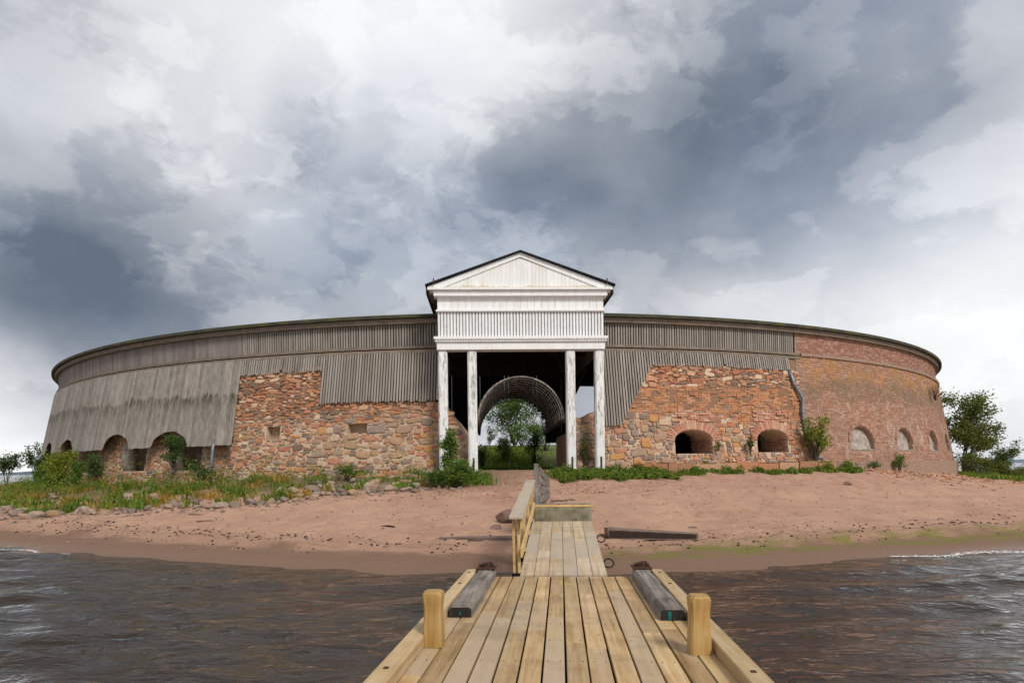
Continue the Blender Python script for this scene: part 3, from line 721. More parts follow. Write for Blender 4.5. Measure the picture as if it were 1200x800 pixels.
def courses(name, m, parent, p0, p1, z0, z1, rf, L=.27, H=.079, gap=.011, tilt=BAT, seed=1, mask=None, proud=.014, rough=.008):
    rr = random.Random(seed); q = MB(); z = z0 + H / 2; row = 0
    while z < z1:
        r = rf(z); dp = math.degrees(L / r); a = p0 + (row % 2) * dp / 2; half = (row % 3 == 1)
        while a < p1:
            w = L * (.5 if (half and rr.random() < .5) else 1) ; c = a + math.degrees(w / r) / 2
            if (mask is None or mask(c, z, rr)):
                A = np.array(wall_M(c, r + proud - .03 + rr.uniform(-rough, rough), z, tilt))
                v, f = boxgeo((w - gap * rr.uniform(.7, 1.6), .06, H - gap)); q.add(v @ A[:3, :3].T + A[:3, 3], [x for n_, x in enumerate(f) if n_ != 3], rr.random())
            a += math.degrees(w / r)
        z += H; row += 1
    return q.build(name, m, parent, kind='stuff')
def mask_b(a, z, rr): return not in_opening(a, z, .16, (NICHE,)) and rr.random() > .012
courses('bricks', M['brick'], wb, 24.1, 66, 1.0, 6.44, lambda z: rw(z) + .03, mask=mask_b, seed=4)
courses('bricks', M['brickpar'], pb, 24.5, 68, 6.62, 7.6, lambda z: 31.72, tilt=0, seed=5)
def mask_o(a, z, rr):
    n = mnoise.noise((a * .3, z * .7, 9)); n2 = mnoise.noise((a * .9, z * 2.1, 2))
    return 3.75 + .25 * n - .02 * (a - 8) - .15 < z < 5.0 + .4 * n and rtop(a) > z + .1 and not in_opening(a, z, .3) and n2 > -.32 and rr.random() > .05
courses('bricks', M['orange'], wr, 6, 24, 3.0, 5.7, rw, L=.27, H=.085, mask=mask_o, seed=6, proud=.02, rough=.022)
# red brick courses above the two embrasures
for k, (p, s, w, sp, ri) in enumerate(EMB[:2]):
    courses('bricks', M['arch'], wr, p - 1.55, p + 1.45, s + sp + ri + .34, s + sp + ri + .80, rw, mask=lambda a, z, rr: rr.random() > .12, seed=20 + k, proud=.06, rough=.03, H=.092)

def voussoirs(parent, p, s, w, sp, ri, m, n, length, proud, base=rw, thick=.11):
    me = box_mesh((1, 1, 1), .08, m)
    for i in range(n):
        a = math.pi * (i + .5) / n; x, z = (w / 2) * math.cos(a), s + sp + ri * math.sin(a)
        nx, nz = math.cos(a) / (w / 2), math.sin(a) / ri; L = math.hypot(nx, nz); nx, nz = nx / L, nz / L
        ln = length * random.uniform(.9, 1.1); cx, cz = x + nx * (ln / 2 + .01), z + nz * (ln / 2 + .01)
        ph = p - 0 + math.degrees(cx / base(cz))
        seg = math.hypot((w / 2) * math.sin(a), ri * math.cos(a)) * math.pi / n
        Mx = wall_M(ph, base(cz) + proud - .08, cz, BAT) @ Matrix.Rotation(math.atan2(nx, nz), 4, 'Y') @ Matrix.Diagonal((seg * 1.02 * .9 + length * .05, .2, ln, 1))
        link('brick', me, None, parent, Mx)
for e in EMB[:2]: voussoirs(wr, *e, M['arch'], 27, .36, .05)
for e in EMB[2:4]: voussoirs(wl, *e, M['arch'], 21, .26, .03, base=lambda z: rw(z) - .42)
for e in NICHE[:3]: voussoirs(wb, *e, M['brick'], 30, .15, .03, base=lambda z: rw(z) + .03)
# brick lining of the right embrasures and plaster backs of the blind windows
def lining(parent, p, s, w, sp, ri, m, name, depth=1.5):
    A = wall_M(p, rw(s) - .02, s); q = MB(); rr = random.Random(int(p * 10))
    for side in (1, -1):
        z = .02
        while z < sp + ri * .75:
            y = .06 + (.12 if int(z / .08) % 2 else 0)
            xlim = w / 2 if z < sp else w / 2 * math.sqrt(max(0, 1 - ((z - sp) / ri) ** 2))
            while y < depth:
                v, f = boxgeo((.02, .235, .068)); B = np.array(A @ Matrix.Translation((side * (xlim - .008), y + .17 * (z + s - s) + .12, z + .04)))
                q.add(v @ B[:3, :3].T + B[:3, 3], f, rr.random()); y += .25
            z += .08
    q.build(name, m, parent, kind='stuff')
for e in EMB[:2]: lining(wr, *e, M['brick'], 'cheek_bricks')
for k, (p, s, w, sp, ri) in enumerate(NICHE):
    A = wall_M(p, rw(s) + .03, s, BAT); q = MB(); q.prism(arch_poly(w * .985, sp, ri * .985, 20), .19, .235, A)
    q.build('blind_panel', M['plaster'], wb)
    q = MB(); q.box((0, 0, 0), (w * .98, .24, .06), b=.01); q.build('window_sill', M['plaster'], wb, mat=wall_M(p, rw(s) - .07, s + .02))
for k, (p, s, w, sp, ri) in enumerate(EMB[2:4]):                    # pale rounded plaster jambs
    for sd in (-1,):
        q = MB(); A = wall_M(p, rwa(p, s) - .36, s)
        q.tube([A @ Vector((sd * (w / 2 + .03), 0, -.1)), A @ Vector((sd * (w / 2 + .03), .05, sp + .1)), A @ Vector((sd * (w / 2 - .15), .09, sp + ri * .7))], [.34, .31, .2], 14)
        q.build('jamb', M['plaster'], wl, True)
for p in (26.6, 28.9, 34.2): pass

# string course and eave --------------------------------------------------------------
def ring_rail(name, p0, p1, z, h, r, d, m, tilt=0., step=1.2, parent=fort, b=.008, **t):
    n = max(1, round((p1 - p0) / step)); dp = (p1 - p0) / n; w = 2 * r * math.tan(R(dp) / 2)
    me = box_mesh((w + .012, d, h), b, m)
    for i in range(n): link(name, me, None, parent, wall_M(p0 + dp * (i + .5), r, z, tilt), **t)
clad = solid_ring(-115, -3.2, 6.40, 6.47, 31.74, 31.45, 1, 1, M['slatback'], 'timber_cladding')
cladr = solid_ring(7.5, 24.6, 6.40, 6.47, 31.74, 31.45, 1, 1, M['slatback'], 'timber_cladding')
def solid_band(name, p0, p1, z0, z1, r0, r1, m, parent=fort, **t): return solid_ring(p0, p1, z0, z1, r1, r0, .8, 1, m, name, parent=parent, **t)
solid_band('rail', -115, -3.1, 6.50, 6.60, 31.7, 31.84, M['trim'])
solid_band('rail', -115, -3.1, 6.33, 6.44, 31.7, 31.90, M['trim'])
solid_band('rail', 7.4, 24.6, 6.50, 6.60, 31.7, 31.84, M['trim'])
solid_band('rail', 7.4, 24.6, 6.33, 6.44, 31.7, 31.90, M['trim'])
solid_band('string_course', 24.6, 115, 6.47, 6.60, 31.5, 31.93, M['joint'], label='brick string course below the parapet')
solid_band('fascia', -115, -3.0, 7.46, 7.64, 31.6, 31.90, M['trim']); solid_band('fascia', 7.3, 115, 7.46, 7.64, 31.6, 31.90, M['trim'])
def roof_ring(p0, p1, m):
    ph = np.linspace(p0, p1, 150); V = []; F = []
    prof = [(32.06, 7.65), (32.06, 7.77), (28.6, 8.12), (23.4, 8.0), (23.4, 7.86), (31.7, 7.645)]
    for a in ph: V += [tuple(pol(a, r, z)) for r, z in prof]
    for i in range(149):
        for k in range(6): F.append((i * 6 + k, i * 6 + 6 + k, i * 6 + 6 + (k + 1) % 6, i * 6 + (k + 1) % 6))
    F += [tuple(range(6)), tuple(149 * 6 + k for k in range(5, -1, -1))]
    q = MB(); q.add(V, F); q.build('roof', m, fort, label='thin dark felt roof with a mossy edge')
roof_ring(-115, 115, M['rooffelt'])

# slats and boards ----------------------------------------------------------------------
def slat(name, parent, a, z0, z1, r0, r1, w, d, m, jit=.006):
    """an upright board from z0 (radius r0) to z1 (radius r1)"""
    P0, P1 = pol(a, r0, z0), pol(a, r1, z1); L = (P1 - P0).length; tilt = math.atan2(r0 - r1, z1 - z0)
    link(name, box_mesh((1, d, 1), 0, m) if False else UNIT(m, d), None, parent, wall_M(a, (r0 + r1) / 2 + random.uniform(-jit, jit), (z0 + z1) / 2, tilt) @ Matrix.Diagonal((w, 1, L, 1)))
def UNIT(m, d): return box_mesh((1, d, 1), 0, m)
pitch = math.degrees(.109 / 31.8)
a = -18.6
while a < -3.3:                                    # left of the gate
    slat('slat', clad, a, 6.60, 7.5 + random.uniform(0, .03), 31.72, 31.72, .066, .032, M['slat'])
    hem = 5.72 if a < -11.85 else 4.42
    slat('slat', clad, a, hem + random.uniform(-.04, .03) + (.12 if random.random() < .03 else 0), 6.36, rw(hem) + .04 + .045 * (6.36 - hem), rw(6.36) + .04, .067, .032, M['slat'])
    a += pitch
a = 7.7
while a < 24.15:                                   # right of the gate
    slat('slat', cladr, a, 6.60, 7.5 + random.uniform(0, .03), 31.72, 31.72, .066, .032, M['slat'])
    if a < 23.35:
        hem = 5.80 if a > 11.55 else max(3.42, 3.42 + (a - 8.95) / 2.6 * 2.38)
        if 8.95 <= a <= 11.55:                     # sawn along the slope
            h0, h1 = (3.42 + (a + e - 8.95) / 2.6 * 2.38 for e in (-.06, .06)); r0 = rw(hem) + .04 + .045 * (6.36 - hem); r1 = rw(6.36) + .04
            Mx = wall_M(a, (r0 + r1) / 2, (hem + 6.36) / 2, math.atan2(r0 - r1, 6.36 - hem)); zm = (hem + 6.36) / 2
            q = MB(); q.prism([(-.0335, h0 - zm), (.0335, h1 - zm), (.0335, 6.36 - zm), (-.0335, 6.36 - zm)], -.016, .016); q.build('slat', M['slat'], cladr, mat=Mx); a += pitch; continue
        slat('slat', cladr, a, hem + random.uniform(-.04, .03) + (.12 if random.random() < .03 else 0), 6.36, rw(hem) + .04 + .045 * (6.36 - hem), rw(6.36) + .04, .067, .032, M['slat'])
    a += pitch
# dark boarding behind the slats
def backing(parent, p0, p1, hem):
    ph = np.arange(p0, p1 + .01, .45); V = []; F = []
    for a in ph:
        h = hem(a) + .05; o = .008 + .045 * (6.36 - h)
        V += [tuple(pol(a, rw(h) + o, h)), tuple(pol(a, rw(6.4) + .008, 6.4)), tuple(pol(a, rw(6.4) - .015, 6.4)), tuple(pol(a, rw(h) + o - .02, h))]
    n = len(ph)
    for i in range(n - 1):
        for k in range(4): F.append((i * 4 + k, i * 4 + 4 + k, i * 4 + 4 + (k + 1) % 4, i * 4 + (k + 1) % 4))
    F += [(0, 1, 2, 3), tuple((n - 1) * 4 + k for k in (3, 2, 1, 0))]
    q = MB(); q.add(V, F); q.build('back_boarding', M['slatback'], parent)
backing(clad, -18.75, -3.25, lambda a: 5.72 if a < -11.9 else 4.42)
backing(cladr, 7.55, 23.4, lambda a: 5.80 if a > 11.5 else max(3.42, 3.42 + (a - 8.95) / 2.6 * 2.38))
# the plain boards further left: parapet boards and the flared skirt with arches cut into its hem
ARCS = [(-24.5, 2.15, .66), (-31.0, 2.1, .66), (-40.3, 1.9, .62), (-46.8, 1.9, .62)]
def hem_z(a):
    z = 2.88
    for p, w, h in ARCS:
        x = R(a - p) * 32.5
        if abs(x) < w / 2: z = max(z, 2.88 + h * math.sqrt(1 - (2 * x / w) ** 2))
    return z
skirt = solid_ring(-115, -18.8, 6.33, 6.39, 31.86, 31.7, 1, 1, M['trim'], 'board_skirt', label='flared skirt of grey boards with arches cut in its hem')
a = -70.; bw = .2; rr = random.Random(2)
while a < -18.75:
    w = rr.uniform(.15, .24); dp = math.degrees(w / 32.2); c = a + dp / 2
    slat('board', clad, c, 6.58, 7.5, 31.70, 31.70, w - .004, .03, M['grey'], .003)
    # skirt board with its lower end sawn to the arch
    nseg = 4; top = 6.36; r1, rb = rw(6.36) + .10, 32.62; jit = rr.uniform(-.008, .008)
    rz = lambda z: r1 + (rb - r1) * (top - z) / (top - 2.88)
    xs = [c - dp / 2 + dp * k / nseg + (.006 if k == 0 else -.006 if k == nseg else 0) for k in range(nseg + 1)]
    A = wall_M(c, 32.2, 4.7).inverted(); V = []; off = rr.uniform(-.03, .015)
    for th in (0, -.03):
        for x in xs: z = hem_z(x) + off; V.append(tuple(A @ pol(x, rz(z) + th + jit, z)))
        for x in xs: V.append(tuple(A @ pol(x, rz(top) + th + jit, top)))
    n = nseg + 1; F = []
    for k in range(nseg):
        F += [(k, k + 1, n + k + 1, n + k), (2 * n + k + 1, 2 * n + k, 3 * n + k, 3 * n + k + 1), (k + 1, k, 2 * n + k, 2 * n + k + 1)]
    F += [(0, n, 3 * n, 2 * n), (nseg, 2 * n + nseg, 3 * n + nseg, n + nseg)]
    q = MB(); q.add(V, F); q.build('board', M['skirt'], skirt, mat=wall_M(c, 32.2, 4.7))
    a += dp
beam('cover_strip', pol(-18.72, 32.66, 2.86), pol(-18.72, rw(6.36) + .13, 6.36), .07, .06, M['skirt'], skirt, up=pol(-18.7, 1) - pol(-18.7, 0))

# drainpipes -------------------------------------------------------------------------------
q = MB(); q.tube([pol(-20.1, 32.5, 3.1), pol(-20.1, 32.62, 2.75), pol(-20.1, 32.80, 1.1)], .065, 10)
q.build('drainpipe', M['pipe'], fort, True, label='straight grey drainpipe below the board skirt')
q = MB(); pp = [pol(23.1, rw(5.9) + .1, 5.85), pol(23.35, rw(5.2) + .14, 5.2), pol(23.95, rw(4.62) + .16, 4.62), pol(23.75, rw(4.0) + .14, 4.0), pol(23.78, rw(3.2) + .12, 3.2), pol(24.15, rw(2.5) + .14, 2.5), pol(24.3, rw(2.2) + .16, 2.12), pol(24.75, rw(2.2) + .35, 2.05)]
q.tube(pp, .07, 10); dp_ = q.build('drainpipe', M['pipe'], fort, True, label='bent grey drainpipe on the brick wall')
for i in (1, 3, 5):
    q = MB(); q.tube([pp[i] + Vector((0, 0, .03)), pp[i] - Vector((0, 0, .03))], .085, 10); q.build('pipe_collar', M['pipe'], dp_, True, local=True).matrix_parent_inverse = Matrix()
# low stone ledge in front of the right wall
for i in range(9):
    a0 = 9.6 + i * 1.62; a1 = a0 + 1.58; zb = 1.92 + .04 * math.sin(i * 2.1); 
    solid_ring(a0, a1, 1.2, zb, 33.75 + .05 * math.sin(i), 32.4, .8, 1, M['orange'], 'ledge_block')
solid_ring(24.4, 60, .6, 1.95, 32.82, 32.2, .8, 1, M['joint'], 'plinth', label='rendered plinth of the brick wall')
# timber inside the ring: posts, inner boarding, braces
for a in np.arange(-60, 61, 5.2):
    if abs(a - GATE) < 4: continue
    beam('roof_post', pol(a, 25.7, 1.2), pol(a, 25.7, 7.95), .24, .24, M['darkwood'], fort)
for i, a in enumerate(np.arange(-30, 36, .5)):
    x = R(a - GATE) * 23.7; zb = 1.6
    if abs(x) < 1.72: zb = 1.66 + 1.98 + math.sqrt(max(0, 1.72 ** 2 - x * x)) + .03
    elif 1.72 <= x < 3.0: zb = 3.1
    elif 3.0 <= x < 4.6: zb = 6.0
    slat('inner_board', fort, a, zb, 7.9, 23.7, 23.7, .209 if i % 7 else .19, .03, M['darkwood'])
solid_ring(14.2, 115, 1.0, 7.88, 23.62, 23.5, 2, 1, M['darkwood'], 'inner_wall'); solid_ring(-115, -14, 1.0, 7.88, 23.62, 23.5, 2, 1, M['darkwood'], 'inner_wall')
for a, da in ((7.0, 0), (8.6, 0), (6.2, 0)):
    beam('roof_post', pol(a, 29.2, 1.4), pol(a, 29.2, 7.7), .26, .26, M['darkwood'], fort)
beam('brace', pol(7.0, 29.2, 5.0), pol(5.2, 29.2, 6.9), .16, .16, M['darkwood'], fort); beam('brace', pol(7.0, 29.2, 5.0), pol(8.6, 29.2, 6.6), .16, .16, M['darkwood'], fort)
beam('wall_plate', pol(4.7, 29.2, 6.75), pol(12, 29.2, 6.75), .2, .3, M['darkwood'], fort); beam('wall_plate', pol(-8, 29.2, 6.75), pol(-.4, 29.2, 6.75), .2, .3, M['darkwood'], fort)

# ------------------------------------------------------------------ gate portico
gm = Matrix.Translation(pol(GATE, 33.3, 0)) @ Matrix.Rotation(R(GATE), 4, 'Z')      # x along the front, y into the fort
port = empty('gate_portico', gm.translation, (0, 0, R(GATE)), label='white timber gate portico with pediment on four columns', category='portico')
def pbox(name, c, s, m, b=.008, parent=port, **t):
    return link(name, box_mesh(s, b, m), None, parent, Matrix.Translation(c), True, **t)
ZG, ZL = 1.66, 6.12
for x in (-2.86, -1.80, 1.80, 2.86):
    n = 16; q = MB()
    prof = [(0, .205), (.02, .21), (1.5, .205), (3.2, .195), (ZL - ZG, .18)]
    q.tube([(x * (1 + .003 * h), .25, ZG + h) for h, r in prof], [r for h, r in prof], 4)
    v = q.v[0]
    me = MB(); w = .18
    me.box((0, 0, 0), (.335, .37, ZL - ZG), b=.05); cm = me.mesh('column', M['column'])
    c = link('column', cm, None, port, Matrix.Translation((x, .25, (ZG + ZL) / 2)), True)
    link('iron_strap', box_mesh((.07, .012, .62), .003, M['iron']), None, c, Matrix.Translation((.02, -.192, -(ZL - ZG) / 2 + .24)), True)
    link('footing', box_mesh((.42, .42, .3), .03, M['darkwood']), None, c, Matrix.Translation((0, 0, -(ZL - ZG) / 2 - .152)), True)
for x in (-2.62, 2.55): beam('back_post', (x, 1.15, ZG - .3), (x, 1.15, ZL), .22, .22, M['grey'], port, local=True)
pbox('lintel', (0, .25, 6.26), (6.12, .5, .27), M['white'])
pbox('moulding', (0, .22, 6.43), (6.24, .58, .06), M['white']); pbox('moulding', (0, .2, 6.54), (6.32, .62, .10), M['white'])
for i in range(62): pbox('dentil', (-3.05 + i * .1, -.085, 6.475), (.055, .03, .03), M['white'], 0)
pbox('frieze_panel', (0, .26, 7.06), (6.06, .30, .98), M['frieze'])
n = 53
for i in range(n):
    w = .074 * (1 if i % 6 else .9)
    pbox('slat', (-2.98 + 5.96 * i / (n - 1), .092, 7.05), (w, .03, .92), M['white'], .004)
pbox('moulding', (0, .2, 7.545), (6.16, .42, .07), M['white'])
pbox('panel', (0, .27, 7.82), (6.06, .30, .48), M['white'])
for i in range(24): pbox('board', (-2.905 + 5.81 * i / 23, .106, 7.82), (.246, .02, .478), M['white'], .003)
pbox('cornice', (0, .17, 8.15), (6.3, .5, .2), M['white']); pbox('cornice', (0, .12, 8.29), (6.62, .6, .075), M['white'])
EZ, PZ, HW, ROOFB = 8.36, 9.55, 3.36, 7.5
def ped(z): return (PZ - .28 - z) / (PZ - .28 - EZ) * (HW - .42)
pd = MB(); pd.prism([(-HW + .3, EZ - .03), (HW - .3, EZ - .03), (0, PZ - .1)], .06, .2); pdo = pd.build('pediment', M['whiteped'], port, local=True)
nb = 44
for i in range(nb):                                # upright boards of the gable
    w = 2 * (HW - .35) / nb; x = -(HW - .35) + w * (i + .5); top = [PZ - .1 - (PZ - .1 - EZ) * abs(u) / (HW - .3) for u in (x - w / 2, x + w / 2)]
    q = MB(); q.prism([(x - w / 2 + .0015, EZ - .02), (x + w / 2 - .0015, EZ - .02), (x + w / 2 - .0015, top[1]), (x - w / 2 + .0015, top[0])], .035, .06)
    q.build('board', M['whiteped'], pdo, local=True)
sl = math.atan2(PZ - EZ, HW)
for s in (-1, 1):
    q = MB(); q.prism([(s * (HW + .02), EZ - .06), (s * (HW - .34), EZ - .06), (0, PZ - .07), (0, PZ + .09), (s * (HW + .02), EZ + .04)], -.005, .1); q.build('raking_cornice', M['white'], port, local=True)
    q = MB(); a_, b_ = Vector((s * (HW + .09), 0, EZ + .06)), Vector((0, 0, PZ + .10)); up = Vector((-s * math.sin(-sl) * -1, 0, math.cos(sl))) 
    q.prism([(a_.x, a_.z), (b_.x, b_.z), (b_.x, b_.z + .055), (a_.x - s * .0, a_.z + .055)], -.1, ROOFB); q.build('roof_slope', M['black'], port, local=True, label='thin black roof slope')
    q = MB(); q.prism([(s * (HW - .3), EZ - .13), (s * (HW + .06), EZ - .13), (s * (HW + .06), EZ + .07), (s * (HW - .3), EZ + .2)], .36, ROOFB); q.build('eave', M['trim'], port, local=True)
    q = MB(); q.prism([(s * (HW + .02), EZ - .15), (s * (HW + .09), EZ - .15), (s * (HW + .09), EZ + .06), (s * (HW + .02), EZ + .06)], .30, ROOFB); q.build('gutter', M['black'], port, local=True)
    q = MB(); q.box((s * 3.02, ROOFB / 2 + .2, 7.3), (.06, ROOFB - .5, 2.2)); q.build('side_wall', M['grey'], port, local=True)
    q = MB(); q.tube([(s * (HW - .22), -.1, EZ + .1), (s * (HW - .22), -.1, EZ + .32)], [.03, .02], 6); q.build('finial', M['iron'], port, local=True)
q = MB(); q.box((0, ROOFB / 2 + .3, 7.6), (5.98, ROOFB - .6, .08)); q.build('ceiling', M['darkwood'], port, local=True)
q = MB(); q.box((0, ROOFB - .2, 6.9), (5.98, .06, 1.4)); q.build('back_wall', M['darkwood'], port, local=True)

# ------------------------------------------------------------------ lattice tunnel through the ring
tun = empty('lattice_tunnel', gm @ Vector((0, .9, 1.66)), (0, 0, R(GATE)), label='barrel vaulted tunnel of thin wooden laths inside the gate', category='tunnel')
RT, ZS, TL = 1.62, 1.98, 8.9
for i in range(15):
    y = TL * i / 14; q = MB(); rad = .02 if i else .034
    q.tube([(RT * math.cos(u), y, ZS + RT * math.sin(u)) for u in np.linspace(0, math.pi, 26)], rad, 5); q.build('hoop', M['lath'], tun, True, local=True)
for k in range(30):
    u = math.pi * (k + .5) / 30; q = MB()
    Mx = Matrix.Translation(((RT + .035) * math.cos(u), TL / 2, ZS + (RT + .035) * math.sin(u))) @ Matrix.Rotation(math.pi / 2 - u, 4, 'Y')
    link('lath', box_mesh((.026, TL, .014), 0, M['lath']), None, tun, Mx, True)
for s in (-1, 1):
    beam('plate', (s * (RT + .05), 0, ZS - .05), (s * (RT + .05), TL, ZS - .05), .12, .14, M['darkwood'], tun, local=True)
    for y in (.15, 1.6, 3.1, 4.6, 6.1, 7.5, 8.7): beam('post', (s * (RT + .06), y, -.25), (s * (RT + .06), y, ZS - .12), .13, .13, M['darkwood'], tun, local=True)
for x, y in ((1.62, 1.5), (-1.78, 1.5), (1.75, 5.5), (-1.75, 5.5)): beam('tall_post', (x, y, -.25), (x, y, 6.0), .34, .34, M['darkwood'], tun, b=.03, local=True)

# ------------------------------------------------------------------ jetty
AX = math.atan(.074); DZ = .35
jet = empty('jetty', (.02, 0, 0), (0, 0, -AX), label='wooden jetty of pale boards in the foreground water', category='jetty')
def jl(p): return Matrix.Translation((.02, 0, 0)) @ Matrix.Rotation(-AX, 4, 'Z') @ Vector(p)
pw = .1695; rr = random.Random(12); Y_END = 8.82
for i in range(14):
    x = (i - 6.5) * pw; y = -1.6 + rr.uniform(0, 1.2); first = True; y0 = -1.6
    cuts = [-1.6]; c = rr.uniform(2.6, 5.6)
    while c < Y_END - .8: cuts.append(c); c += rr.choice((1.3, 2.1, 3.2, 4.2)) * rr.uniform(.85, 1.15)
    cuts.append(Y_END + rr.uniform(-.012, .012))
    gap = .016 if abs(i - 6.5) < 6 else .009
    for a_, b_ in zip(cuts, cuts[1:]):
        L = b_ - a_ - .004
        link('plank', box_mesh((pw - gap, round(L, 3), .045), .004, M['deck']), None, jet, Matrix.Translation((x + rr.uniform(-.0015, .0015), (a_ + b_) / 2, DZ - .0225 + rr.uniform(-.0025, .001))) @ Matrix.Rotation(rr.uniform(-.0012, .0012), 4, 'Z'), True)
nail = MB()
for i in range(14):
    for y in np.arange(2.55, 8.8, .6):
        for dx in (-.045, .045):
            nail.tube([((i - 6.5) * pw + dx + rr.uniform(-.006, .006), y + rr.uniform(-.008, .008), DZ - .004), ((i - 6.5) * pw + dx, y, DZ + .0012)], .0042, 5)
nail.build('nail_heads', M['steel'], jet, local=True, kind='stuff')
for s in (-1, 1):
    cy = -1.6
    for L in ((4.0, 6.42) if s < 0 else (5.1, 5.32)):
        link('kerb', box_mesh((.15, L - .006, .10), .008, M['kerbw']), None, jet, Matrix.Translation((s * 1.225, cy + L / 2, DZ + .0515)), True); cy += L
    for y in (.4, 2.2, 3.2, 4.4, 6.1, 7.7, 8.5):
        link('bolt', box_mesh((.035, .035, .008), .002, M['iron']), None, jet, Matrix.Translation((s * 1.225, y, DZ + .1055)), True)
    link('side_beam', box_mesh((.09, 10.4, .2), .006, M['kerbw']), None, jet, Matrix.Translation((s * 1.13, 3.6, DZ - .148)), True)
for y in np.arange(-1.5, 8.8, 1.28): link('joist', box_mesh((2.16, .09, .16), .004, M['darkwood']), None, jet, Matrix.Translation((0, y, DZ - .13)), True)
for s in (-1, 1):
    for y in (.8, 4.6, 8.2):
        q = MB(); q.tube([(s * .95, y, -.9), (s * .95, y, DZ - .05)], .11, 10); q.build('pile', M['darkwood'], jet, True, local=True)
# the two short posts: square, waisted, with a bevelled top
for s, y in ((-1, 5.36), (1, 5.20)):
    q = MB(); hw = .079; prof = [(0, 1), (.06, 1), (.15, .98), (.22, .92), (.28, .885), (.33, .90), (.38, .97), (.41, 1), (.435, .99), (.452, .84)]
    ring = []
    for h, k in prof:
        w = hw * k; c = .014 * (1 if h < .42 else 1.6)
        P = [(-w + c, -w), (w - c, -w), (w, -w + c), (w, w - c), (w - c, w), (-w + c, w), (-w, w - c), (-w, -w + c)]
        ring += [(px, py, h) for px, py in P]
    F = [(j * 8 + k, j * 8 + (k + 1) % 8, j * 8 + 8 + (k + 1) % 8, j * 8 + 8 + k) for j in range(len(prof) - 1) for k in range(8)]
    F += [tuple((len(prof) - 1) * 8 + k for k in range(8))]
    q.add(ring, F); q.build('mooring_post', M['post'], jet, local=True, mat=Matrix.Translation((s * 1.06 - .02, y, DZ + .001)) @ Matrix.Rotation(R(2 * s), 4, 'Z'), label='short waisted orange post on the %s edge of the jetty' % ('left' if s < 0 else 'right'))
# weathered beams lying on the deck
def old_beam(s, y0, y1, w, h, seed):
    n = 22; V = []; F = []; rr = random.Random(seed)
    for i in range(n + 1):
        y = y0 + (y1 - y0) * i / n; e = .03 * mnoise.noise((y * 1.4, seed, 0)); k = 1 - (.08 if i in (0, n) else 0)
        P = [(-w / 2, .004), (w / 2, .004), (w / 2 + e, h * .6), (w / 2 - .02 + e, h - .03), (w / 2 - .05, h), (0, h + .006 * mnoise.noise((y * 3, 1, seed))), (-w / 2 + .04, h), (-w / 2 + .012 + e * .5, h - .03), (-w / 2 + e * .5, h * .6)]
        V += [(x * k, y, z) for x, z in P]
    m_ = 9
    for i in range(n):
        for k in range(m_): F.append((i * m_ + k, i * m_ + (k + 1) % m_, (i + 1) * m_ + (k + 1) % m_, (i + 1) * m_ + k))
    F += [tuple(range(m_))[::-1], tuple(n * m_ + k for k in range(m_))]
    q = MB(); q.add([(x, y - y0, z) for x, y, z in V], [f[::-1] for f in F])
    side = 'left' if s < 0 else 'right'
    root = empty('timber_beam', jl((s * 1.02, y0, DZ)), (0, 0, -AX), label='weathered grey timber beam lying on the %s side of the jetty' % side, category='beam', group='weathered beams on the jetty')
    q.build('timber', M['beamw'], root, local=True)
    q = MB(); q.prism([(-w / 2 + .012, .006), (w / 2 - .012, .006), (w / 2 - .012, h * .62), (w / 2 - .03, h * .78), (-w / 2 + .03, h * .78), (-w / 2 + .012, h * .62)], -.004, .01); q.build('end_grain', M['darkwood'], root, local=True)
    L = y1 - y0
    pl_ = link('iron_plate', box_mesh((.25, .3, .025), .006, M['iron']), None, root, Matrix.Translation((0, L - .05, h + .014)), True)
    for dx in (-.075, .075):
        q = MB(); q.tube([(dx, 0, .012), (dx, 0, .055)], .024, 8); q.build('bolt', M['iron'], pl_, True, local=True)
    q = MB(); q.tube([(.06 * math.cos(u), .02 + .05 * math.sin(u), .05 + .012 * math.cos(u)) for u in np.linspace(0, 2 * math.pi, 15)], .017, 6); q.build('shackle', M['iron'], pl_, True, local=True)
    if s > 0: link('paint_mark', box_mesh((.03, .004, .08), 0, M['teal']), None, root, Matrix.Translation((-.03, -.006, .05)), True)
    else: link('paint_mark', box_mesh((.018, .004, .03), 0, M['teal']), None, root, Matrix.Translation((.0, -.006, .04)), True)
old_beam(-1, 6.38, 8.75, .245, .125, 3.3); old_beam(1, 6.28, 8.75, .25, .13, 8.1)

# ------------------------------------------------------------------ gangway
G0, G1, Z0g, Z1g = 8.86, 13.05, .365, .75
gl = math.hypot(G1 - G0, Z1g - Z0g); ga = math.atan2(Z1g - Z0g, G1 - G0)
gang = empty('gangway', jl((0, G0, Z0g)), (ga, 0, -AX), label='narrow sloping gangway with a timber handrail leading to the beach', category='gangway')
gang.rotation_mode = 'XYZ'
gw = 1.18 / 6
for i in range(6):
    x = (i - 2.5) * gw; cuts = [0, rr.uniform(.8, 1.6), rr.uniform(2.2, 3.3), gl]
    for a_, b_ in zip(cuts, cuts[1:]):
        link('plank', box_mesh((gw - .006, round(b_ - a_ - .004, 3), .04), .003, M['gang']), None, gang, Matrix.Translation((x, (a_ + b_) / 2, -.02 + rr.uniform(-.0015, .0015))), True)
for s in (-1, 1):
    link('side_beam', box_mesh((.1, gl, .2), .006, M['kerbw']), None, gang, Matrix.Translation((s * .53, gl / 2, -.145)), True)
for y in (.3, 1.5, 2.8, 4.0): link('joist', box_mesh((.94, .08, .14), .004, M['darkwood']), None, gang, Matrix.Translation((0, y, -.115)), True)
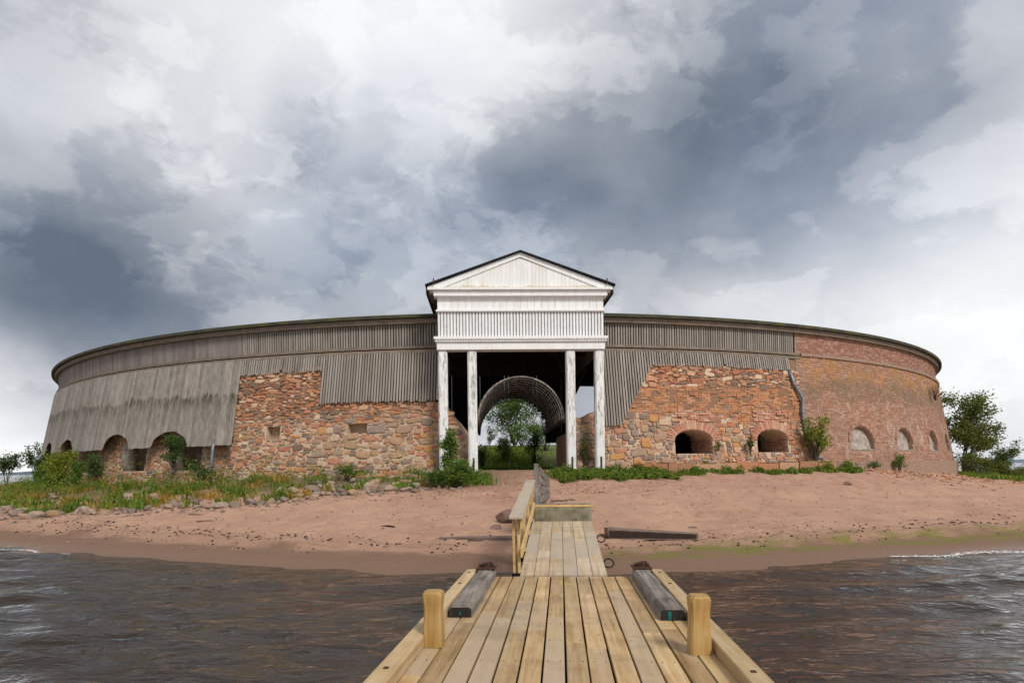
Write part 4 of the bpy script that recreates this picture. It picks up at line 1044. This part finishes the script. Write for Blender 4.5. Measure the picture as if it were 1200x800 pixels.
for y in (.06, 1.4, 2.75, gl - .1):
    for dx in (-.033, .033): link('rail_post', box_mesh((.036, .085, .8), .003, M['rail']), None, gang, Matrix.Translation((-.63 + dx, y, .37)), True)
    link('post_shoe', box_mesh((.115, .11, .16), .006, M['steel']), None, gang, Matrix.Translation((-.635, y, -.06)), True)
link('handrail', box_mesh((.19, gl + .2, .042), .006, M['gang']), None, gang, Matrix.Translation((-.62, gl / 2, .795)), True)
link('rail_board', box_mesh((.034, gl + .1, .14), .004, M['rail']), None, gang, Matrix.Translation((-.555, gl / 2, .70)), True)
link('rail_board', box_mesh((.034, gl + .1, .13), .004, M['rail']), None, gang, Matrix.Translation((-.555, gl / 2, .31)), True)
for y in (.75, 2.55):
    q = MB(); q.tube([(.66 + .07 * math.cos(u), y + .06 * math.sin(u) * .6, -.02 + .055 * math.sin(u)) for u in np.linspace(0, 2 * math.pi, 19)], .011, 6)
    q.build('mooring_ring', M['steel'], gang, True, local=True)
# concrete step at the head of the gangway
bl = empty('concrete_step', jl((0.02, 13.42, .2)), (0, 0, -AX), label='mossy concrete block with a plank on top at the gangway head', category='block')
q = MB(); n = 14; V = []
prof = [(-.30, -.3), (-.30, .28), (-.285, .5), (-.27, .78), (-.235, .815), (.3, .815), (.3, -.3)]
for i in range(n + 1):
    x = -.56 + 1.12 * i / n
    V += [(x + (.015 * mnoise.noise((i, y * 5, z * 4))), y + (.03 * mnoise.noise((x * 4, z * 5, 2)) if y < 0 else 0), z) for y, z in prof]
F = [(i * 7 + k, i * 7 + (k + 1) % 7, i * 7 + 7 + (k + 1) % 7, i * 7 + 7 + k) for i in range(n) for k in range(7)] + [tuple(range(6, -1, -1)), tuple(n * 7 + k for k in range(7))]
q.add(V, F); q.build('block', M['concrete'], bl, local=True)
link('plank', box_mesh((1.16, .1, .045), .004, M['rail']), None, bl, Matrix.Translation((0.02, -.2, .842)), True)
link('plank', box_mesh((1.2, .26, .05), .004, M['beamw']), None, bl, Matrix.Translation((0.0, .0, .85)), True)
# grey old railing beyond the step
A_, B_ = Vector((.56, 13.75, 0)), Vector((1.05, 19.0, 0))
fe = empty('plank_railing', A_ + Vector((0, 0, .9)), label='old grey plank railing leading from the step towards the gate', category='railing')
for t_, z0, z1 in ((0, .35, 1.90), (.5, .7, 1.72), (1, .75, 1.55)):
    p = A_.lerp(B_, t_); beam('post', p + Vector((-.05, 0, z0)), p + Vector((-.05, 0, z1)), .1, .09, M['beamw'], fe, up=(0, 1, 0))
for k in range(4):
    u = (k + .5) / 4; beam('board', A_ + Vector((.02, 0, 1.05 + .8 * u)), B_ + Vector((.02, 0, .98 + .52 * u)), .03, .17 if k != 2 else .15, M['beamw'], fe)

# ------------------------------------------------------------------ rocks, driftwood
def rock_mesh(seed, m, sub=3):
    import bmesh
    bm = bmesh.new(); bmesh.ops.create_icosphere(bm, subdivisions=sub, radius=1); rr = random.Random(seed); off = Vector((rr.random() * 90, rr.random() * 90, rr.random() * 90))
    pl = [(Vector((rr.gauss(0, 1), rr.gauss(0, 1), rr.gauss(0, 1))).normalized(), rr.uniform(.5, .85)) for _ in range(13)]
    for v in bm.verts:
        p = v.co.copy()
        for nn, d in pl:
            e = p.dot(nn) - d
            if e > 0: p -= nn * e * .95
        v.co = p * (1 + .16 * mnoise.noise(p * 1.3 + off) + .05 * mnoise.noise(p * 4 + off))
    me = bpy.data.meshes.new('boulder'); bm.to_mesh(me); bm.free(); me.shade_smooth(); me.materials.append(m); return me
RK = [rock_mesh(i, M['boulder']) for i in range(12)]
def rock(name, me, p, s, rz=None, sink=.3, **t):
    rr = random
    Mx = Matrix.Translation((p[0], p[1], p[2] + s[2] * (1 - sink * 2))) @ Matrix.Rotation(rr.uniform(0, 6.28) if rz is None else rz, 4, 'Z') @ Matrix.Rotation(rr.uniform(-.25, .25), 4, 'X') @ Matrix.Diagonal((*s, 1))
    return link(name, me, None, None, Mx, **t)
rr = random.Random(21); placed = []
def try_rock(ph, r, s, lab, grp):
    p = pol(ph, r)
    for q_, s_ in placed:
        if (q_ - p).length < (s + s_) * .72: return False
    placed.append((p, s)); p.z = tz(p.x, p.y)
    rock('boulder', RK[len(placed) % 12], p, (s * rr.uniform(.9, 1.35), s * rr.uniform(.75, 1), s * rr.uniform(.5, .8)), label=lab, category='boulder', group=grp)
    return True
# the row of boulders along the front edge of the bank, then the heap behind it
EDGE_P = [-42, -36, -30, -25, -20, -14, -9, -5, -2]; EDGE_R = [35.2, 36.0, 37.2, 38.1, 37.9, 37.2, 36.8, 36.5, 36.0]
def edge(ph): return float(np.interp(ph, EDGE_P, EDGE_R))
ph = -40.
while ph < -1.2:
    s = rr.uniform(.1, .25) * (1.25 if -30 < ph < -19 else .9)
    try_rock(ph, edge(ph) + rr.uniform(-.2, .3), s, 'grey boulder in the front row between weeds and sand', 'front row boulders'); ph += math.degrees(s * rr.uniform(1.1, 2.3) / 38)
k = 0
for _ in range(2600):
    ph = rr.uniform(-40, -1.8); 
    if not (ph > -12.5 or rr.random() < .25): continue
    r = rr.uniform(33.2, edge(ph) - .1); s = rr.uniform(.12, .27)
    if try_rock(ph, r, s, 'lichen spotted boulder heaped on the weedy bank below the rubble wall', 'boulders heaped on the bank'): k += 1
    if k > 105: break
for px, py, w in ((245, 618 - 16, .28), (228, 606, .25), (163, 604, .2), (190, 601, .22)):
    pass
for px, py, w, lab in ((245, 610, .33, 'flat brown stone alone on the sand left of the jetty'), (230, 603, .26, 'small reddish stone on the sand just behind the flat brown stone'), (162, 604, .2, 'small grey stone on the sand before the boulder row')):
    p = on_ground(px, py); rock('stone', RK[int(w * 100) % 12], p, (w, w * .6, w * .28), 0.2, label=lab, category='stone')
RR_ = [rock_mesh(70 + i, M['redrock']) for i in range(2)]
p = on_ground(594, 612); rock('rock', RR_[0], p, (.33, .26, .2), .3, .2, label='dark red rock on the sand behind the gangway handrail', category='rock')
p = on_ground(581, 619); rock('rock', RR_[1], p, (.22, .18, .07), .3, label='low pink rock half buried in sand beside the dark red rock', category='rock')
p = on_ground(683, 609); rock('stone', RK[3], p, (.09, .07, .045), .3, label='small pale stone on the sand right of the concrete step', category='stone')
p = on_ground(993, 568); rock('driftwood', RR_[1], p, (.28, .14, .09), .4, .2, label='dark lump of driftwood on the sand before the brick wall', category='driftwood')
# long timber on the sand right of the gangway
def drift_timber():
    a, b = on_ground(712, 630), on_ground(818, 634); a.z += .05; b.z += .0
    d = (b - a); L = d.length; ang = math.atan2(d.y, d.x)
    root = empty('driftwood_timber', a, (0, 0, ang), label='long rotten dark timber tapering to the right on the sand', category='driftwood')
    n = 20; V = []
    for i in range(n + 1):
        t_ = i / n; h = .19 * (1 - t_) + .07 * t_ + .012 * mnoise.noise((t_ * 9, 0, 0)); w = .2 * (1 - .35 * t_)
        V += [(t_ * L, -w / 2, -.08), (t_ * L, -w / 2 - .01 * mnoise.noise((t_ * 14, 2, 0)), h * .75), (t_ * L, -w / 2 + .05, h), (t_ * L, w / 2, h * .95), (t_ * L, w / 2, -.08)]
    F = [(i * 5 + k, i * 5 + 5 + k, i * 5 + 5 + (k + 1) % 5, i * 5 + (k + 1) % 5) for i in range(n) for k in range(5)] + [(0, 1, 2, 3, 4), tuple(n * 5 + k for k in (4, 3, 2, 1, 0))]
    q = MB(); q.add(V, F); q.build('timber', M['oldwood'], root, local=True)
    q = MB(); q.tube([(-.05, 0, .02), (.03, 0, .03)], [.16, .14], 12); q.build('flange', M['iron'], root, local=True)
    q = MB(); V = []; n = 24
    for i in range(n + 1):                         # the dark rotten face with ragged edges
        t_ = .03 + .95 * i / n; h = (.19 * (1 - t_) + .07 * t_) * (.62 + .2 * mnoise.noise((i * 1.7, 4, 0))); y = -.1 * (1 - .35 * t_) - .014
        V += [(t_ * L, y, -.04), (t_ * L, y - .01 * mnoise.noise((i, 9, 0)), h), (t_ * L, y + .03, h)]
    q.add(V, [(i * 3 + k, i * 3 + 3 + k, i * 3 + 4 + k, i * 3 + 1 + k) for i in range(n) for k in (0, 1)]); q.build('rotten_face', M['bark2'], root, local=True)
M['oldwood'] = wood('rotten_timber', [(.10, .07, .055), (.17, .12, .10), (.25, .19, .16)], 0, 12, .1, .1, .9, bump=1.)
M['bark2'] = plain('dark_rotten_bark', (.05, .032, .025), .95, nscale=15)
drift_timber()
a, b = on_ground(514, 632), on_ground(601, 634); d = b - a
q = MB(); n = 12; V = []
for i in range(n + 1):
    t_ = i / n; w = .30 * (.55 + .45 * t_) + .02 * mnoise.noise((t_ * 6, 0, 0)); V += [(t_ * d.length, 0, -.1), (t_ * d.length, .0 + .01 * mnoise.noise((t_ * 10, 3, 0)), .035 + .03 * t_), (t_ * d.length, w, .05 + .03 * t_), (t_ * d.length, w, -.1)]
q.add(V, [(i * 4 + k, i * 4 + 4 + k, i * 4 + 4 + (k + 1) % 4, i * 4 + (k + 1) % 4) for i in range(n) for k in range(4)] + [(0, 1, 2, 3), tuple(n * 4 + k for k in (3, 2, 1, 0))])
q.build('driftwood_plank', M['oldwood'], mat=Matrix.Translation(a) @ Matrix.Rotation(math.atan2(d.y, d.x), 4, 'Z'), label='flat weathered plank half buried in sand left of the gangway', category='driftwood')
for px, py, L, an, m_, lab in ((655, 588, .5, .1, 'oldwood', 'thin brown stick on the sand behind the concrete step'), (668, 586.5, .3, -.2, 'redrock', 'short red stick on the sand behind the concrete step'), (455, 618, .35, -.3, 'bark2', 'small dark twig on the sand left of the jetty'), (812, 619, .2, .2, 'beamw', 'small grey chip on the sand above the rotten timber')):
    p = on_ground(px, py); q = MB(); q.tube([(-L / 2, 0, .02), (0, .02, .035), (L / 2, 0, .02)], [.022, .026, .016], 6)
    q.build('stick', M[m_], mat=Matrix.Translation(p) @ Matrix.Rotation(an, 4, 'Z'), label=lab, category='stick')
# loose brick rubble and shingle: too small and many to pick apart
def gravel(name, n, pick, smin, smax, m, lab, seed):
    rr = random.Random(seed); q = MB(); v0 = [(np.array([v.co[:] for v in me.vertices]), [tuple(p.vertices) for p in me.polygons]) for me in [rock_mesh(200 + i, M['boulder'], 1) for i in range(4)]]
    for i in range(n):
        p = pick(rr); s = smin + (smax - smin) * rr.random() ** 2.5; v, f = v0[i % 4]
        A = np.array(Matrix.Rotation(rr.uniform(0, 6.28), 3, 'Z') @ Matrix.Diagonal((s * 1.3, s, s * .7)))
        q.add(v @ A.T + np.array((p.x, p.y, tz(p.x, p.y) + s * .2)), f, rr.random())
    q.build(name, m, kind='stuff', label=lab, category='rubble')
gravel('rubble', 900, lambda r: pol(r.uniform(25, 52), 33.2 + abs(r.gauss(0, 1.6))), .02, .11, M['rubble'], 'scattered red brick rubble at the foot of the brick wall', 3)
gravel('rubble', 1100, lambda r: pol(r.gauss(2.5, 3.5), r.uniform(33.6, 37.6)), .012, .055, M['rubble'], 'pinkish rubble strewn on the sand before the gate', 4)
gravel('tide_debris', 1500, lambda r: (lambda ph: pol(ph, np.interp(ph, PH, RS) - r.gauss(2.4, .35) - .3 * math.sin(ph * 3)))(r.uniform(-20, 22)), .008, .042, M['bark2'], 'dark bits of weed and wood along the tide line', 9)
gravel('pebbles', 2600, lambda r: pol(r.uniform(-30, 34), r.uniform(35, 43)), .008, .045, M['boulder'], 'small pebbles scattered over the sand', 5)
gravel('pebbles', 500, lambda r: (lambda ph: pol(ph, edge(ph) + abs(r.gauss(0, .5))))(r.uniform(-38, -1)), .03, .1, M['boulder'], 'small stones along the front edge of the weedy bank', 6)

# ------------------------------------------------------------------ plants
def leaves_mesh(name, pts, size, m, seed, droop=.0, aspect=.5):
    g = np.random.default_rng(seed); pts = np.asarray(pts); n = len(pts)
    a = g.normal(size=(n, 3)); a[:, 2] = a[:, 2] * .6 - droop; a /= np.linalg.norm(a, axis=1)[:, None]
    b = np.cross(a, g.normal(size=(n, 3))); b /= np.linalg.norm(b, axis=1)[:, None]
    s = size * g.uniform(.6, 1.3, n)[:, None]; c = np.cross(a, b)
    V = np.stack([pts, pts + a * s * .5 + b * s * aspect * .5 + c * s * .08, pts + a * s, pts + a * s * .5 - b * s * aspect * .5 + c * s * .08], 1).reshape(-1, 3)
    F = np.arange(4 * n).reshape(n, 4)
    me = bpy.data.meshes.new(name); me.vertices.add(4 * n); me.vertices.foreach_set('co', V.ravel()); me.loops.add(4 * n); me.loops.foreach_set('vertex_index', F.ravel().astype('i'))
    me.polygons.add(n); me.polygons.foreach_set('loop_start', np.arange(0, 4 * n, 4, dtype='i')); me.update(calc_edges=True)
    at = me.attributes.new('tint', 'FLOAT', 'FACE'); at.data.foreach_set('value', g.random(n).astype('f')); me.materials.append(m); return me
def tree(name, p, h, w, nleaf, lsize, m, seed, label, cat='tree', stems=1, base=.25, lean=(0, 0), clump=.35, group=None, flat=1., part='crown'):
    rr = random.Random(seed); root = empty(name, p, label=label, category=cat, group=group); tips = []; q = MB()
    def branch(P, d, L, r, lev):
        n = 4; pts = [P]; D = d.copy()
        for i in range(n):
            D = (D + Vector((rr.gauss(0, .16), rr.gauss(0, .16), rr.gauss(.04, .1)))).normalized(); pts.append(pts[-1] + D * L / n)
        q.tube(pts, [r * (1 - .55 * i / n) for i in range(n + 1)], 6 if lev < 2 else 4, cap=False)
        if lev >= 2: tips.extend((pts[-1], pts[-2], pts[2])); 
        if lev < 3:
            for k in range(rr.randint(3, 4) if lev else rr.randint(4, 6)):
                i = rr.uniform(1.2 if lev else 4 * base + .6, n); j = min(int(i), n - 1); S = pts[j].lerp(pts[j + 1], i - j)
                side = Vector((rr.gauss(0, 1), rr.gauss(0, 1), 0)).normalized(); E_ = (D * .55 + side * rr.uniform(.5, 1.) * (w / h) * 1.3 + Vector((0, 0, rr.uniform(.0, .45)))).normalized()
                branch(S, E_, L * rr.uniform(.45, .68), r * .5, lev + 1)
    for s in range(stems):
        d = Vector((lean[0] + rr.gauss(0, .16 if stems > 1 else .04), lean[1] + rr.gauss(0, .16 if stems > 1 else .04), 1)).normalized()
        branch(Vector((rr.uniform(-.1, .1), rr.uniform(-.1, .1), -.15)) * (1 if stems > 1 else .3), d, h * rr.uniform(.55, .7) if stems > 1 else h * .66, .028 * h / math.sqrt(stems), 0)
    V = np.concatenate(q.v); T = np.array([t[:] for t in tips])
    ext = np.abs(T[:, :2]).max(); zz = T[:, 2].max(); sx = (w / 2) / max(ext, .01); sz = h / max(zz, .01)
    S3 = np.array((sx, sx, sz)); T = T * S3; q.v = [v * S3 for v in q.v]
    q.build('trunk', M['bark'], root, True, local=True)
    g = np.random.default_rng(seed); c = T[g.integers(0, len(T), nleaf)]
    u = g.normal(size=(nleaf, 3)); u /= np.linalg.norm(u, axis=1)[:, None]
    pts = c + u * clump * np.array((w, w, h * .7)) * .36 * g.random((nleaf, 1)) ** .6
    pts = pts[pts[:, 2] > h * base * .5]
    link(part, leaves_mesh(part, pts, lsize, m, seed), None, root, None, True); return root
def bush(name, p, h, w, nleaf, lsize, m, seed, label, cat='bush', group=None, lobes=7, stem=True, taper=.4):
    """an open, many-lobed shrub: stems plus leaf clumps round their tips"""
    rr = random.Random(seed); root = empty(name, p, label=label, category=cat, group=group); q = MB(); tips = []
    for i in range(lobes * 3):
        a = rr.uniform(0, 6.28); t_ = rr.random() ** .7; rad = w / 2 * rr.random() ** .5 * (1 - taper * t_); top = Vector((math.cos(a) * rad, math.sin(a) * rad, h * (.25 + .72 * t_)))
        mid = Vector((top.x * .4, top.y * .4, top.z * .5)); q.tube([(top.x * .1, top.y * .1, -.05), mid, top], [.012 * h + .004, .008 * h + .003, .003], 4, cap=False); tips += [top, top, mid.lerp(top, .6)]
    q.build('stems', M['bark'], root, True, local=True)
    T = np.array([t[:] for t in tips]); g = np.random.default_rng(seed); c = T[g.integers(0, len(T), nleaf)]
    pts = c + g.normal(size=(nleaf, 3)) * np.array((w * .085, w * .085, h * .07)); pts[:, 2] = np.maximum(pts[:, 2], .02)
    link('foliage', leaves_mesh('foliage', pts, lsize, m, seed), None, root, None, True); return root
def gp(px, py, r=None, dep=None):
    """foot of a plant: on the ground under a picture point at a given distance"""
    q = at_depth(px, py, dep) if dep else on_ground(px, py); q.z = tz(q.x, q.y); return q
tree('rowan_tree', gp(1128, 540, dep=42), 5.1, 4.6, 9000, .17, M['leaf_rowan'], 5, 'rowan tree with rusty tinges behind the brick end of the fort', stems=3, base=.1)
tree('small_tree', gp(1176, 550, dep=44), 2.7, 3.1, 2200, .15, M['leaf_dark'], 8, 'low spreading dark tree at the far right edge', stems=3, base=.1, clump=.3)
tree('small_tree', gp(8, 560, dep=44), 2.6, 1.9, 1500, .15, M['leaf_dark'], 11, 'thin dark sapling at the far left edge', stems=2, base=.1, clump=.3)
tree('small_tree', gp(40, 560, dep=46), 3.1, 1.9, 2300, .16, M['leaf_dark'], 14, 'dark leaning sapling beside the left end of the fort', stems=2, base=.1, clump=.3)
for i, (px, dep, h, w) in enumerate(((1135, 37.5, 1.3, 1.8), (1150, 38, 1.1, 1.8), (1166, 38.5, 1., 1.6), (1185, 38.5, .9, 2.), (1197, 39, .8, 1.5))):
    bush('bush', gp(px, 560, dep=dep), h, w, 1500, .11, M['leaf_rowan'], 30 + i, '%s low bush on the right bank, counted from the brick wall outwards' % ('first', 'second', 'third', 'fourth', 'last')[i], group='bushes on the right bank')
B = 'bush'
bush(B, gp(72, 570, dep=30.2), 1.75, 1.6, 3000, .11, M['leaf_yel'], 41, 'tall yellow green bush under the left end of the board skirt', lobes=9)
bush(B, gp(55, 572, dep=30.8), 1.45, 1.2, 1500, .11, M['leaf_mid'], 42, 'green bush at the left foot of the skirted wall')
bush(B, gp(92, 570, dep=29.4), 1.25, .8, 1200, .10, M['leaf_mid'], 43, 'slim green bush right of the tall yellow green bush', taper=.6)
bush(B, gp(113, 572, dep=28.6), 1.4, 1.0, 1500, .10, M['leaf_dark'], 44, 'dark green bush against the rubble below the skirt')
bush(B, pol(-23.2, 32.95, 2.05), 1.25, .95, 2400, .085, M['leaf_dark'], 45, 'dense dark bush growing in front of the arched embrasure', lobes=10)
bush(B, gp(236, 575, dep=25.6), .75, 1.1, 900, .09, M['leaf_dark'], 46, 'small dark bush below the arched embrasure')
bush(B, gp(408, 562, dep=23.8), .6, 1.0, 900, .08, M['leaf_mid'], 47, 'small bush against the rubble wall below the bright loophole')
tree('sapling', gp(532, 560, dep=22.6), 1.75, .85, 1300, .11, M['leaf_mid'], 50, 'slim green sapling beside the leftmost portico column', cat='sapling', base=.0, clump=.5)
bush(B, gp(535, 580, dep=21.4), .85, 1.35, 1800, .10, M['leaf_mid'], 51, 'round green bush in front of the left pair of columns')
bush(B, gp(512, 584, dep=21.2), .45, .8, 700, .08, M['leaf_dark'], 52, 'low dark bush among the boulders left of the columns')
bush(B, gp(686, 550, dep=24.6), 1.3, .5, 500, .08, M['leaf_dark'], 53, 'thin dark climber between the right pair of columns', taper=.3)
bush(B, pol(23.65, 33.05, 1.95), 1.75, 1.15, 1100, .13, M['leaf_yel'], 54, 'yellow green sapling growing round the bent drainpipe', taper=.3)
bush(B, pol(18.35, 32.75, 2.3), .75, .3, 260, .07, M['leaf_dark'], 55, 'small dark sprig on the wall left of the second embrasure', taper=.3)
bush(B, pol(15.85, 32.7, 2.45), .3, .32, 160, .06, M['leaf_mid'], 56, 'tiny sprig on the wall between the two embrasures')
bush(B, pol(33.7, 33.05, 1.5), .75, .6, 600, .08, M['leaf_mid'], 57, 'small bush at the foot of the brick wall between blind windows')
bush(B, pol(30.0, 33.1, 1.6), .35, .6, 300, .07, M['leaf_dark'], 58, 'tiny bush below the first blind window')
bush(B, pol(46.2, 32.3, 5.2), .8, .8, 150, .09, M['straw'], 59, 'dry grass tuft growing high on the brick wall edge', stem=False)
# courtyard
tree('courtyard_tree', gp(604, 540, dep=50), 5.2, 5.6, 5200, .17, M['leaf_mid'], 61, 'many stemmed leafy tree on the grass bank seen through the tunnel', stems=6, base=.04, clump=.36)
tree('courtyard_tree', gp(573, 540, dep=56), 2.2, 1.6, 500, .14, M['leaf_dark'], 62, 'small sparse tree left of the tall one seen through the tunnel', stems=2, base=.1)
tree('courtyard_tree', gp(629, 540, dep=52), 2.7, 2.2, 700, .14, M['leaf_rowan'], 63, 'small sparse tree right of the tall one seen through the tunnel', stems=3, base=.1)
bush(B, gp(590, 545, dep=38), 1.4, 1.3, 1800, .10, M['leaf_dark'], 64, 'dark round bush in the courtyard seen through the tunnel')
bush(B, gp(626, 545, dep=37), 1.9, 1.2, 1800, .10, M['leaf_dark'], 65, 'tall dark bush at the right of the tunnel end')
bush(B, gp(612, 545, dep=44), 1.5, 2.2, 2200, .12, M['leaf_mid'], 67, 'wide green bush on the courtyard bank below the tall tree')
bush(B, gp(640, 545, dep=42), 1.6, 1.8, 1600, .12, M['leaf_mid'], 68, 'green bush at the right edge of the courtyard bank')
bush(B, gp(566, 545, dep=36), 1.3, .8, 900, .10, M['leaf_dark'], 66, 'dark bush at the left of the tunnel end')
for i, (px, dep) in enumerate(((575, 35), (597, 34.5), (604, 34.6))):
    p = gp(px, 548, dep=dep); beam('marker_post', p - Vector((0, 0, .1)), p + Vector((0, 0, .5)), .07, .07, M['marker'], up=(0, 1, 0), label='%s small pale post in the courtyard grass seen through the tunnel' % ('leftmost', 'middle', 'rightmost')[i], category='post', group='pale posts in the courtyard')

def weeds(name, n, pick, h, m, lab, seed, blades=9, spread=.1):
    g = random.Random(seed); V = []; F = []; T = []
    for i in range(n):
        p = pick(g)
        if p is None: continue
        z = tz(p.x, p.y); hh = h * g.uniform(.5, 1.25); tn = g.random()
        for b in range(blades):
            a = g.uniform(0, 6.28); bx, by = p.x + g.gauss(0, spread), p.y + g.gauss(0, spread); L = hh * g.uniform(.5, 1.1); w = g.uniform(.012, .03) * (1 + h); ln = g.uniform(.1, .6) * L
            dx, dy = math.cos(a), math.sin(a); k = len(V)
            V += [(bx - dy * w * .5, by + dx * w * .5, z - .02), (bx + dy * w * .5, by - dx * w * .5, z - .02), (bx + dx * ln * .45 + dy * w, by + dy * ln * .45 - dx * w, z + L * .6), (bx + dx * ln * .45 - dy * w, by + dy * ln * .45 + dx * w, z + L * .6), (bx + dx * ln, by + dy * ln, z + L)]
            F += [(k, k + 1, k + 2, k + 3), (k + 3, k + 2, k + 4)]; tt = min(1, max(0, tn + g.uniform(-.25, .25))); T += [tt, tt]
    me = bpy.data.meshes.new(name); me.from_pydata(V, [], F); at = me.attributes.new('tint', 'FLOAT', 'FACE'); at.data.foreach_set('value', np.array(T, 'f')); me.materials.append(m)
    return link(name, me, kind='stuff', label=lab, category='weeds')
def nz(p, s, k): return mnoise.noise((p.x * s, p.y * s, k))
def left_pick(thr, k, lo=33.0):
    def f(g):
        ph = g.uniform(-44, -1.6); e = edge(ph); r = lo + (e - lo - .15) * g.random() ** .8; p = pol(ph, r)
        if ph > -12.5: 
            return p if nz(p, 1.1, k) > thr + .22 else None
        return p if nz(p, .8, k) > thr else None
    return f
weeds('weeds', 3200, left_pick(.06, 3), .27, M['weed'], 'green weeds covering the bank below the rubble wall', 2, spread=.13)
weeds('weeds', 500, left_pick(.15, 17), .32, M['straw'], 'straw coloured grass on the left bank', 4, spread=.12)
weeds('weeds', 900, left_pick(.2, 27), .26, M['flower'], 'orange brown seed heads among the weeds on the left bank', 5, spread=.1)
def right_pick(g):
    ph = g.uniform(5, 27); r = g.choice((g.uniform(33.85, 34.35), g.uniform(32.9, 33.6))) if ph > 9.5 else g.uniform(33.2, 35.0 - (ph - 5) * .12); p = pol(ph, r)
    return p if nz(p, 1.3, 8) > -.08 and (ph < 21 or nz(p, 1.3, 8) > .05) else None
wz = weeds('weeds', 1500, right_pick, .13, M['weed'], 'green weeds along the stone ledge of the right wall', 6, spread=.1)
weeds('weeds', 500, lambda g: (lambda p: p if nz(p, 1.2, 5) > -.1 else None)(pol(g.uniform(3.6, 9.5), g.uniform(33.3, 34.9))), .17, M['weed'], 'green weeds round the right pair of columns', 7, spread=.12)
weeds('weeds', 300, lambda g: pol(g.uniform(-4.2, .2), g.uniform(33.5, 35.4)), .17, M['weed'], 'green weeds round the left pair of columns', 8, spread=.12)
weeds('weeds', 2500, lambda g: pol(g.gauss(GATE, 2.6), g.uniform(14, 26)), .2, M['weed'], 'grass on the courtyard bank', 9, 7, .2)
weeds('weeds', 500, lambda g: pol(g.uniform(46, 70), g.uniform(33.4, 36.5)), .3, M['weed'], 'rough grass on the bank right of the fort', 10, 8, .15)
weeds('weeds', 600, lambda g: pol(g.uniform(-75, -40), g.uniform(33.2, 37)), .34, M['weed'], 'rough green grass on the bank left of the fort', 11, 8, .15)
weeds('weeds', 800, lambda g: pol(g.uniform(-75, -36), g.uniform(33.2, 37)), .36, M['straw'], 'dry straw coloured grass on the bank left of the fort', 12, 8, .15)

def leaf_weeds(name, n, pick, h, ls, m, lab, seed, per=46):
    """low broad-leaved clumps, drawn as a mass of small leaves"""
    g = random.Random(seed); P = []
    for i in range(n):
        p = pick(g)
        if p is None: continue
        z = tz(p.x, p.y); hh = h * g.uniform(.5, 1.3) * max(.3, 1 + 1.5 * nz(p, .75, seed)); w = (.5 * h + .5 * hh) * g.uniform(.5, 1.0)
        for k in range(per):
            a = g.uniform(0, 6.28); t_ = g.random() ** .6; r_ = w * math.sqrt(g.random()) * (1.1 - .6 * t_); P.append((p.x + math.cos(a) * r_, p.y + math.sin(a) * r_, z + hh * t_))
    link(name, leaves_mesh(name, P, ls, m, seed), kind='stuff', label=lab, category='weeds')
leaf_weeds('leafy_weeds', 520, left_pick(.06, 3), .36, .075, M['weed'], 'bright leafy weeds in clumps on the left bank', 31)
leaf_weeds('leafy_weeds', 420, (lambda f: lambda g: (lambda p: p if p is not None and math.hypot(p.x - CX, CY - p.y) < 35.4 else None)(f(g)))(left_pick(-.2, 41)), .6, .085, M['weed'], 'taller green leafy weeds against the rubble wall', 32)
leaf_weeds('leafy_weeds', 300, left_pick(.1, 27), .42, .06, M['flower'], 'orange tinged leafy weeds on the left bank', 33)
leaf_weeds('leafy_weeds', 230, lambda g: (lambda p: p if nz(p, .9, 15) > -.25 else None)(pol(g.uniform(3.8, 11), g.uniform(33.5, 35.2))), .19, .085, M['weed'], 'leafy weeds round the feet of the right columns', 34)
leaf_weeds('leafy_weeds', 420, right_pick, .2, .075, M['weed'], 'low leafy weeds on the stone ledge', 35)
leaf_weeds('leafy_weeds', 40, lambda g: pol(g.uniform(-4.4, -.2), g.uniform(33.6, 35.6)), .35, .08, M['leaf_mid'], 'leafy weeds round the feet of the left columns', 36)
